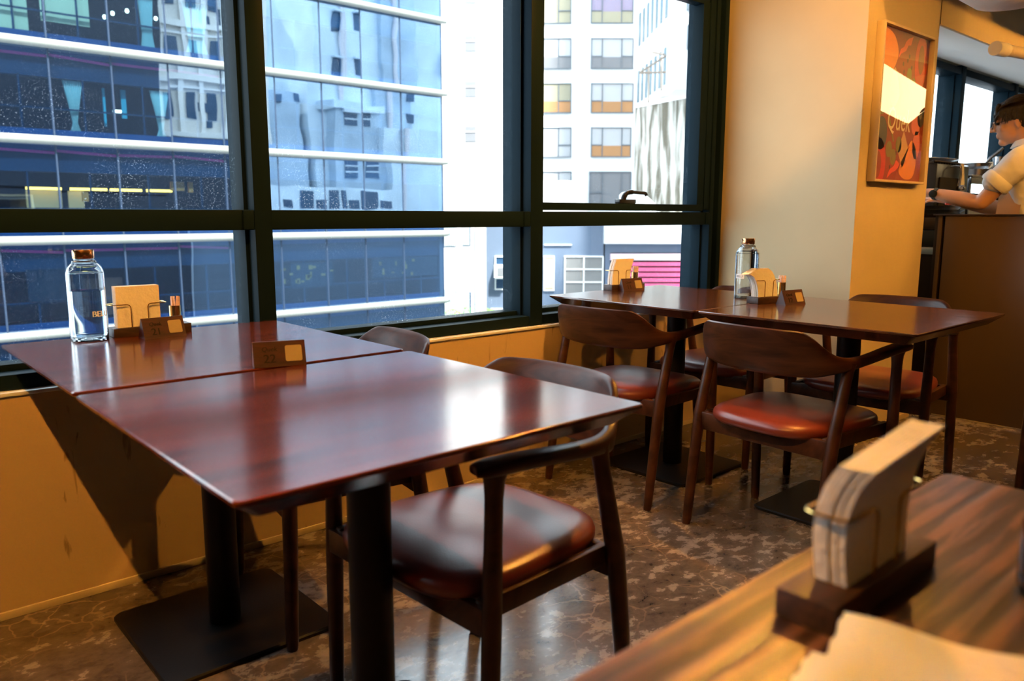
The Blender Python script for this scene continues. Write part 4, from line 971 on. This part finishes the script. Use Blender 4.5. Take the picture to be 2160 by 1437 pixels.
# ladle and towel hanging
ld = thing('ladle', 'chrome ladle hanging in front of the black oven', 'ladle', (5.27, 1.845, 1.235))
g = MB(); g.tube([(0, 0, .02), (0, -.005, .08), (0, 0, .13)], .006, 8); g.build('ladle_handle', MT['stainless'], ld)
g = MB(); g.ell((0, -.01, 0), (.030, .026, .020), 20, 10); g.tube([(0, 0, .13), (0, .03, .135), (0, .06, .13)], .005, 8); g.build('ladle_bowl', MT['stainless'], ld)
tw = MB(); n = 10; tw.loft([[(x, .006*math.sin(x*120+q)+yy, z) for x, yy in ((-.035, 0), (0, 0), (.035, 0), (.035, .008), (0, .008), (-.035, .008))] for q, z in enumerate((0, .04, .08, .12, .155))])
two = tw.build('hand_towel', mat('cream_cloth', (.72, .66, .50), rough=.9), None); two.location = (5.42, 1.885, 1.235); tag(two, 'cream hand towel hanging on the black oven', 'towel')
# steel rack with pans
rk = thing('steel_rack', 'stainless rack with brown boards beside the kitchen window', 'rack', (6.15, 2.14, .90))
for x, y in ((-.33, -.16), (-.33, .16), (.45, -.16), (.45, .16)):
    MB().box(x, y, .21, .028, .028, .42, .003).build('post', MT['stainless'], rk)
g = MB(); g.box(.06, 0, .430, .84, .38, .018, .003); g.box(.06, -.18, .405, .84, .012, .05, .002); g.build('top_shelf', MT['stainless'], rk)
cb = MB().box(0, 0, .0, .22, .30, .045, .004).build('cutting_board', mat('brown_board', (.24, .09, .035), rough=.5), None); cb.location = (6.47, 2.08, 1.3635); tag(cb, 'reddish brown board on the steel rack behind the cook', 'board')
def pan(label, x, y, z, r, h, hdir, hl):
    t = thing('frying_pan', label, 'pan', (x, y, z), 0, 'steel pans on the rack')
    MB().lathe([(.01, 0), (r*.78, 0), (r, h), (r-.003, h), (r*.76, .004), (.01, .004)], 40).build('pan_body', MT['stainless'], t)
    d = Vector(hdir).normalized(); p0 = Vector((d.x*r*.9, d.y*r*.9, h*.7))
    MB().tube([p0, p0+d*hl*.35+Vector((0, 0, .01)), p0+d*hl*.8, p0+d*hl], [.008, .010, .012, .009], 10).build('pan_handle', MT['stainless'], t)
pan('lower steel frying pan on the rack', 6.20, 2.08, 1.341, .115, .050, (.748, -.663, .55), .13)
pan('upper steel frying pan stacked on the other, handle raised', 6.19, 2.08, 1.393, .108, .040, (.60, -.53, .80), .17)
tb = thing('steel_container', 'blue grey steel container leaning behind the pans', 'container', (6.43, 2.00, 1.387))
MB().lathe([(.01, 0), (.032, 0), (.042, .10), (.040, .10), (.030, .004), (.01, .004)], 28).build('container_body', MT['stainless'], tb)
cbx = MB().box(0, 0, .035, .08, .10, .07, .006).build('food_box', mat('tan_box', (.62, .42, .22), rough=.6), None); cbx.location = (6.53, 2.06, 1.387); tag(cbx, 'tan food box behind the cook beside the steel container', 'box')
# trays and clutter on the counter
for k, (dx, dz) in enumerate(((0, 0), (.015, .022), (-.012, .044))):
    t = thing('steel_tray', ['lowest steel tray in the stack under the cook\'s hands', 'middle steel tray in the stack under the cook\'s hands', 'top steel tray in the stack under the cook\'s hands'][k], 'tray', (4.84+dx, 1.88, 1.062+dz), 0, 'steel trays on the pass')
    g = MB(); g.loft([[(x, y, z) for x, y in rrect(a, b, .02, 4)] for a, b, z in ((.36, .28, 0), (.40, .32, .018), (.41, .33, .019), (.395, .315, .016), (.355, .275, .003))]); g.build('tray_body', MT['stainless'], t)
ps = MB().box(0, 0, 0, .40, .36, .07, .006).build('prep_box', MT['counter_dark'], None); ps.location = (4.83, 1.87, 1.026); tag(ps, 'dark raised prep box carrying the steel trays', 'box')
pd = MB().span(4.62, 5.03, 1.68, 2.10, .90, .990, .004).build('prep_stand', MT['black'], None); tag(pd, 'black stand below the prep box on the work counter', 'stand')
for nm, col, x, y in (('chilli', (.75, .05, .02), 4.80, 1.60), ('chilli', (.75, .05, .02), 4.74, 1.66)): pass
rb = MB(); rb.tube(cat([(0, 0, 0), (.03, .01, .006), (.07, .0, .004), (.10, -.015, 0)], 5), [.006]*4+[.012]*8+[.006]*4, 10)
ro = rb.build('red_chilli', mat('red_chilli', (.75, .06, .02), rough=.3), None); ro.location = (4.62, 1.655, 1.0245); 
ro.location = (4.80, 1.74, 1.134); ro.scale = (.5, .5, .5); tag(ro, 'small red chilli lying by the cook\'s hands', 'chilli')
# duct pieces on the ceiling, top right corner
dc = thing('round_duct', 'bulging plaster wrapped round duct at the top right', 'duct', (3.70, 1.17, 2.26))
MT['wrap'] = mat('plaster_wrapped_duct', (.70, .60, .50), rough=.75, bump=.5, bscale=22)
g = MB(); g.lathe([(.04, -.365), (.12, -.350), (.19, -.30), (.235, -.22), (.25, -.1), (.25, .36)], 48); g.build('duct_body', MT['wrap'], dc)
dd = thing('ceiling_duct', 'long pale ventilation duct running along the ceiling at the top right', 'duct', (0, 0, 0))
g = MB(); g.tube(cat([(4.18, .90, 2.24), (4.4, .95, 2.22), (5.0, 1.05, 2.24), (7.0, 1.2, 2.26)], 8), .19, 28); g.build('duct_body', MT['wrap'], dd)
pp = thing('capped_pipe', 'pale capped pipe below the beam at the right border', 'pipe', (0, 0, 0))
g = MB(); g.tube([(4.72, 1.52, 1.925), (7.4, 1.0, 1.95)], .030, 20); g.build('pipe_body', MT['wrap'], pp)
g = MB(); g.tube([(4.685, 1.527, 1.925), (4.78, 1.508, 1.925)], .036, 20); g.build('pipe_cap', MT['ceil'], pp)
# added glowing panel, shaped to give the bright reflection in the picture's glass
lx = thing('reflection_panel', 'glowing cream panel added deep in the restaurant for the reflection in the picture', 'lamp', (7.5, 0, 0))
g = MB(); pts = [(-.10, 2.46), (.30, 2.18), (.30, 2.00), (.17, 1.90), (-.10, 2.05)]
g.loft([[(0, y, z) for y, z in pts], [(.08, y, z) for y, z in pts]]); g.build('glowing_panel', mat('cream_glow', (1, .8, .5), emis=(1, .72, .36), es=13.0), lx, angle=0)
# ================================================================= THE COOK
MT['skin'] = mat('warm_skin', (.62, .33, .20), rough=.45, spec=.4, bump=.03, bscale=120)
MT['shirt'] = mat('white_cotton_shirt', (.82, .80, .76), rough=.85, bump=.15, bscale=25)
MT['apron'] = mat('tan_apron', (.42, .25, .12), rough=.85)
MT['hair'] = mat('dark_brown_hair', (.014, .008, .005), rough=.5, bump=.5, bscale=90)
MT['trousers'] = mat('dark_trousers', (.02, .02, .025), rough=.8)
pr = thing('person', 'cook in a white short-sleeved shirt and glasses looking down at his hands', 'person', (4.93, 1.36, 0))
# local frame: +y is where the cook faces, x to his right
def biggest(me):
    bm = bmesh.new(); bm.from_mesh(me); seen = set(); best = []
    for v in bm.verts:
        if v in seen: continue
        st_ = [v]; seen.add(v); comp = [v]
        while st_:
            a = st_.pop()
            for e in a.link_edges:
                o2 = e.other_vert(a)
                if o2 not in seen: seen.add(o2); st_.append(o2); comp.append(o2)
        if len(comp) > len(best): best = comp
    keep = set(best); bmesh.ops.delete(bm, geom=[v for v in bm.verts if v not in keep], context='VERTS')
    bm.to_mesh(me); bm.free(); return me
# ---- body: torso, neck, arms and hands, then head merged by voxel remesh
HX = -.02; HC = Vector((HX, .100, 1.565))   # head centre
bmx = bmesh.new()
def limb(pts, rad, seg=20):
    pts = cat([(*p_, r_) for p_, r_ in zip(pts, rad)], 6); m_ = MB(); m_.bm.free(); m_.bm = bmx
    m_.tube([q[:3] for q in pts], [q[3] for q in pts], seg)
    for q in (pts[0], pts[-1]): bmesh.ops.create_uvsphere(bmx, u_segments=18, v_segments=10, radius=q[3]*1.0, matrix=Matrix.Translation(q[:3]))
def trunk(prof):
    m_ = MB(); m_.bm.free(); m_.bm = bmx
    m_.loft([[(a_*math.cos(2*PI*k/32), c_+b_*math.sin(2*PI*k/32), z_) for k in range(32)] for a_, b_, c_, z_ in cat(prof, 5)])
trunk([(.05, .04, -.02, .88), (.155, .115, -.02, .92), (.150, .108, -.02, 1.05), (.160, .115, -.01, 1.22), (.165, .108, 0, 1.33), (.13, .08, 0, 1.39), (.07, .055, .01, 1.425), (.03, .03, .01, 1.44)])
limb([(HX, .0, 1.38), (HX, .035, 1.46), (HX, .070, 1.53)], [.064, .058, .056])
limb([(-.14, .0, 1.365), (-.195, .03, 1.33), (-.220, .095, 1.235), (-.235, .160, 1.150), (-.236, .182, 1.138), (-.228, .255, 1.155), (-.219, .37, 1.182), (-.210, .43, 1.195), (-.205, .465, 1.196)], [.062, .060, .048, .040, .038, .042, .033, .026, .025])
limb([(.14, .0, 1.365), (.195, .03, 1.33), (.225, .09, 1.22), (.205, .165, 1.115), (.19, .18, 1.108), (.15, .25, 1.12), (.07, .36, 1.15), (.02, .43, 1.165), (.0, .465, 1.170)], [.062, .060, .050, .043, .042, .045, .036, .027, .026])
for s_ in (-1, 1): limb([(s_*.09, -.02, .95), (s_*.095, -.02, .55), (s_*.10, -.02, .08)], [.085, .06, .045])
def add_ell(c, r, tilt=0, seg=24, rg=14, rz=0):
    M = Matrix.Translation(c) @ Matrix.Rotation(rz, 4, 'Z') @ Matrix.Rotation(tilt, 4, 'X') @ Matrix.Diagonal((*r, 1))
    bmesh.ops.create_uvsphere(bmx, u_segments=seg, v_segments=rg, radius=1, matrix=M)
TL = -.14    # head tips forward (about x)
HM = Matrix.Translation(HC) @ Matrix.Rotation(.16, 4, 'Z') @ Matrix.Rotation(TL, 4, 'X')
def hp(x, y, z): return HM @ Vector((x, y, z))
def hell(c, r, t=0): 
    M = HM @ Matrix.Translation(c) @ Matrix.Rotation(t, 4, 'X') @ Matrix.Diagonal((*r, 1)); bmesh.ops.create_uvsphere(bmx, u_segments=24, v_segments=14, radius=1, matrix=M)
hell((0, -.012, .035), (.076, .098, .095)); hell((0, .030, -.030), (.060, .066, .078)); hell((0, .066, -.092), (.026, .026, .022)); hell((0, .02, -.06), (.056, .060, .040))
hell((0, .085, .030), (.050, .018, .022))                                             # brow
hell((0, .098, .000), (.008, .013, .026), -.45); hell((0, .112, -.014), (.008, .015, .016), -.7); hell((0, .119, -.025), (.010, .011, .008))   # nose
hell((0, .088, -.052), (.022, .014, .007)); hell((0, .086, -.064), (.020, .013, .008)) # lips
for s in (-1, 1):
    hell((s*.072, -.012, -.014), (.009, .015, .027), -.15); hell((s*.077, -.018, -.004), (.005, .011, .014)); hell((s*.044, .058, -.022), (.020, .022, .022))
    hell((s*.012, .104, -.026), (.008, .009, .008))
def finger(pts, r0):
    pts = [Vector(p) for p in pts]
    for i in range(len(pts)-1):
        for k in range(6):
            p = pts[i].lerp(pts[i+1], k/5); r = r0*(1-.10*(i+k/5))
            bmesh.ops.create_icosphere(bmx, subdivisions=1, radius=r, matrix=Matrix.Translation(p))
for hx0, hy0, hz0, s in ((-.205, .455, 1.196, 1), (.0, .455, 1.170, -1)):
    add_ell(Vector((hx0, hy0+.045, hz0-.004)), (.040, .050, .018))
    for k, ln in enumerate((.060, .070, .066, .052)):
        x = hx0 + s*(.030-.020*k); b = Vector((x, hy0+.085, hz0-.004))
        finger([b, b+Vector((0, ln*.45, -.004)), b+Vector((0, ln*.75, -.020)), b+Vector((0, ln*.85, -.040))], .0085)
    b = Vector((hx0+s*.036, hy0+.020, hz0-.006)); finger([b, b+Vector((s*.022, .030, -.010)), b+Vector((s*.018, .060, -.022))], .0100)
me = bpy.data.meshes.new('body'); bmx.to_mesh(me); bmx.free()
tmp = bpy.data.objects.new('tmp', me); C.objects.link(tmp)
rm = tmp.modifiers.new('r', 'REMESH'); rm.mode = 'VOXEL'; rm.voxel_size = .0048; rm.use_smooth_shade = True
sm = tmp.modifiers.new('s', 'SMOOTH'); sm.iterations = 5; sm.factor = .5
dg = bpy.context.evaluated_depsgraph_get(); dg.update()
me2 = bpy.data.meshes.new_from_object(tmp.evaluated_get(dg)); bpy.data.objects.remove(tmp)
biggest(me2); me2.name = 'body'; me2.materials.clear(); me2.materials.append(MT['skin']); me2.shade_smooth()
bo = bpy.data.objects.new('body', me2); link(bo, pr)
# ---- shirt: shell over torso and upper arms
bmx = bmesh.new()
trunk([(.172, .132, -.02, .93), (.168, .126, -.02, 1.05), (.178, .132, -.01, 1.22), (.182, .124, 0, 1.33), (.15, .098, 0, 1.39), (.088, .072, .012, 1.43), (.072, .066, .016, 1.452)])
limb([(-.13, .0, 1.36), (-.19, .025, 1.335), (-.212, .065, 1.290), (-.226, .105, 1.245)], [.082, .080, .070, .068])
limb([(.13, .0, 1.36), (.19, .025, 1.335), (.214, .06, 1.285), (.220, .095, 1.235)], [.082, .080, .070, .068])
ms = bpy.data.meshes.new('shirt'); bmx.to_mesh(ms); bmx.free()
tmp = bpy.data.objects.new('tmp', ms); C.objects.link(tmp)
rm = tmp.modifiers.new('r', 'REMESH'); rm.mode = 'VOXEL'; rm.voxel_size = .008; rm.use_smooth_shade = True
tx = bpy.data.textures.new('folds', 'CLOUDS'); tx.noise_scale = .09
dp = tmp.modifiers.new('d', 'DISPLACE'); dp.texture = tx; dp.strength = .022; dp.mid_level = .5
sm = tmp.modifiers.new('s', 'SMOOTH'); sm.iterations = 3
dg = bpy.context.evaluated_depsgraph_get(); dg.update(); ms2 = bpy.data.meshes.new_from_object(tmp.evaluated_get(dg)); bpy.data.objects.remove(tmp)
biggest(ms2); ms2.materials.clear(); ms2.materials.append(MT['shirt']); ms2.shade_smooth(); so = bpy.data.objects.new('shirt', ms2); link(so, pr)
# rolled cuffs and collar
for s, (a, b) in ((-1, ((-.219, .085, 1.268), (-.230, .122, 1.225))), (1, ((.217, .08, 1.26), (.222, .110, 1.215)))):
    A = Vector(a); B = Vector(b); MB().tube([A, A.lerp(B, .2), A.lerp(B, .8), B], [.070, .075, .077, .071], 28).build('rolled_cuff', MT['shirt'], so)
g = MB(); cc = Vector((HX, .030, 1.452)); rings = []
for k in range(28):
    a = 2*PI*k/28; rr = .073+.004*math.cos(a); z = .014*math.cos(a-PI/2)*-1
    rings.append([cc+Vector((rr*math.cos(a), rr*math.sin(a)*1.05, z-.012)), cc+Vector(((rr-.004)*math.cos(a), (rr-.004)*math.sin(a)*1.05, z+.024)), cc+Vector(((rr+.012)*math.cos(a), (rr+.012)*math.sin(a)*1.05, z-.010))])
g.loft(rings, closed=True); g.build('collar', MT['shirt'], so)
# apron and trousers
g = MB(); g.loft([[(x, y, z) for x, y in ((-w_, .0), (-w_*.8, d*.8), (0, d), (w_*.8, d*.8), (w_, .0), (w_*.8, d*.8-.012), (0, d-.012), (-w_*.8, d*.8-.012))] for w_, d, z in ((.20, .165, .55), (.19, .160, .95), (.185, .150, 1.08), (.15, .150, 1.20), (.10, .145, 1.28))])
g.build('apron', MT['apron'], pr)
g = MB()
for s in (-1, 1): g.tube([(s*.09, -.02, .98), (s*.095, -.02, .60), (s*.10, -.02, .09)], [.115, .085, .070], 20)
g.build('trousers', MT['trousers'], pr)
g = MB()
for s in (-1, 1): g.ell((s*.10, .04, .045), (.048, .13, .045), 20, 10)
g.build('shoes', MT['black'], pr)
# ---- hair: cap with locks
bmx = bmesh.new()
hell((0, -.024, .045), (.084, .104, .086)); hell((0, -.055, .010), (.079, .070, .085)); hell((0, .040, .075), (.070, .058, .048))
rr_ = random.Random(11)
def lock(p, q, r):
    p, q = Vector(p), Vector(q)
    for k in range(9):
        u = k/8; c = p.lerp(q, u) + Vector((0, .010*math.sin(u*PI), .006*math.sin(u*PI)))
        bmesh.ops.create_icosphere(bmx, subdivisions=1, radius=r*(1-.75*u), matrix=Matrix.Translation(hp(*c)))
for k in range(15):
    x = -.070+.010*k; lock((x, .070, .098), (x*1.05+rr_.uniform(-.012, .012), .098-abs(x)*.35, .022+rr_.uniform(-.012, .02)), .013)
for s in (-1, 1):
    for k in range(7):
        y = .055-.016*k; lock((s*.074, y, .070), (s*.083, y+rr_.uniform(-.005, .012), .010-.006*k+(.012 if k < 3 else 0)), .012)
for k in range(9): lock((-.06+.015*k, -.095, .03), (-.055+.0135*k, -.098, -.055+rr_.uniform(-.01, .01)), .016)
me = bpy.data.meshes.new('hair'); bmx.to_mesh(me); bmx.free(); tmp = bpy.data.objects.new('tmp', me); C.objects.link(tmp)
rm = tmp.modifiers.new('r', 'REMESH'); rm.mode = 'VOXEL'; rm.voxel_size = .0042; rm.use_smooth_shade = True
sm = tmp.modifiers.new('s', 'SMOOTH'); sm.iterations = 2
dg = bpy.context.evaluated_depsgraph_get(); dg.update(); mh = bpy.data.meshes.new_from_object(tmp.evaluated_get(dg)); bpy.data.objects.remove(tmp)
biggest(mh); 
bh = bmesh.new(); bh.from_mesh(mh); mbh = MB(); mbh.bm.free(); mbh.bm = bh
def on_cap(u, v):      # direction over the skull: u across, v from nape (-1) to brow (1)
    a = v*1.55; return Vector((math.sin(u*1.25)*.084*math.cos(a*.55), math.sin(a)*.104-.020, math.cos(a)*.090*math.cos(u*.9)+.045))
for k in range(230):
    u = rr_.uniform(-1.1, 1.1); v0 = rr_.uniform(-.75, .35); v1 = v0 + rr_.uniform(.35, .75); P_ = []
    for q in range(8):
        v = v0+(v1-v0)*q/7; c = on_cap(u+.05*math.sin(q+k), min(v, 1.0)); c = c*(1.015+.025*math.sin(PI*q/7))
        if v > .8: c = c + Vector((0, .006, -(v-.8)*.12))
        P_.append(hp(*c))
    mbh.tube(P_, [.0030, .0038, .0040, .0040, .0036, .0030, .0020, .0008], 5)
for k in range(46):
    x = rr_.uniform(-.075, .075); zt = .088-abs(x)*.35; ln_ = rr_.uniform(.035, .070); P_ = []
    for q in range(7):
        t_ = q/6; P_.append(hp(x*(1+.1*t_)+rr_.uniform(-.001, .001)+.008*math.sin(k)*t_, .070+.036*math.sin(t_*1.9)-abs(x)*.25, zt-ln_*t_))
    mbh.tube(P_, [.0045, .0048, .0044, .0038, .0030, .0020, .0008], 5)
for s_ in (-1, 1):
    for k in range(22):
        y = rr_.uniform(-.06, .06); ln_ = rr_.uniform(.03, .055)*(1 if y < -.02 or y > .02 else .7)
        mbh.tube([hp(s_*(.074+.006*math.sin(PI*t_)), y+.012*t_, .045-ln_*t_) for t_ in (0, .25, .5, .75, 1)], [.004, .0045, .004, .003, .001], 5)
bmesh.ops.recalc_face_normals(bh, faces=bh.faces); bh.to_mesh(mh); bh.free()
mh.materials.clear(); mh.materials.append(MT['hair']); mh.shade_smooth(); link(bpy.data.objects.new('hair', mh), pr)
# ---- eyes, brows, glasses, watch
g = MB()
for s in (-1, 1): 
    e = hp(s*.030, .083, .006); g.ell(e, (.012, .010, .008), 14, 8)
g.build('eyes', mat('dark_eye', (.03, .02, .015), rough=.1), pr)
g = MB()
for s in (-1, 1): g.tube([hp(s*.012, .102, .034), hp(s*.030, .100, .039), hp(s*.050, .086, .034)], .0032, 6)
g.build('eyebrows', MT['hair'], pr)
gl_ = MB()
for s in (-1, 1):
    ring = [hp(s*.032+.022*math.cos(2*PI*k/24), .112-.004*abs(math.cos(2*PI*k/24)), .002+.018*math.sin(2*PI*k/24)) for k in range(24)]
    gl_.tube(ring, .0016, 6, closed=True)
    gl_.tube([hp(s*.054, .108, .008), hp(s*.074, .070, .008), hp(s*.082, .0, .010)], .0018, 6)
gl_.tube([hp(-.010, .112, .006), hp(0, .115, .009), hp(.010, .112, .006)], .0015, 6)
go = gl_.build('glasses', MT['black'], pr)
g = MB()
wc = Vector((-.2165, .405, 1.189)); ax = Vector((.010, .11, .022)).normalized()
n1 = Vector((-1, 0, 0)); n1 = (n1-ax*n1.dot(ax)).normalized(); n2 = ax.cross(n1)
ring = [[wc + ax*u + (n1*math.cos(2*PI*k/28)+n2*math.sin(2*PI*k/28))*r for k in range(28)] for u, r in ((-.010, .029), (-.010, .033), (.010, .033), (.010, .029))]
g.loft(ring, caps=False, closed=True); wo = g.build('wristwatch', mat('dark_green_strap', (.03, .035, .02), rough=.6), pr)
g = MB(); Mx = Matrix((n2, ax, n1)).transposed().to_4x4(); c_ = MB(); c_.lathe([(.004, 0), (.021, 0), (.022, .004), (.022, .009), (.019, .011), (.004, .011)], 32)
bmesh.ops.transform(c_.bm, matrix=Matrix.Translation(wc+n1*.031) @ Mx, verts=c_.bm.verts); c_.build('watch_case', MT['black'], wo)
g.bm.free()
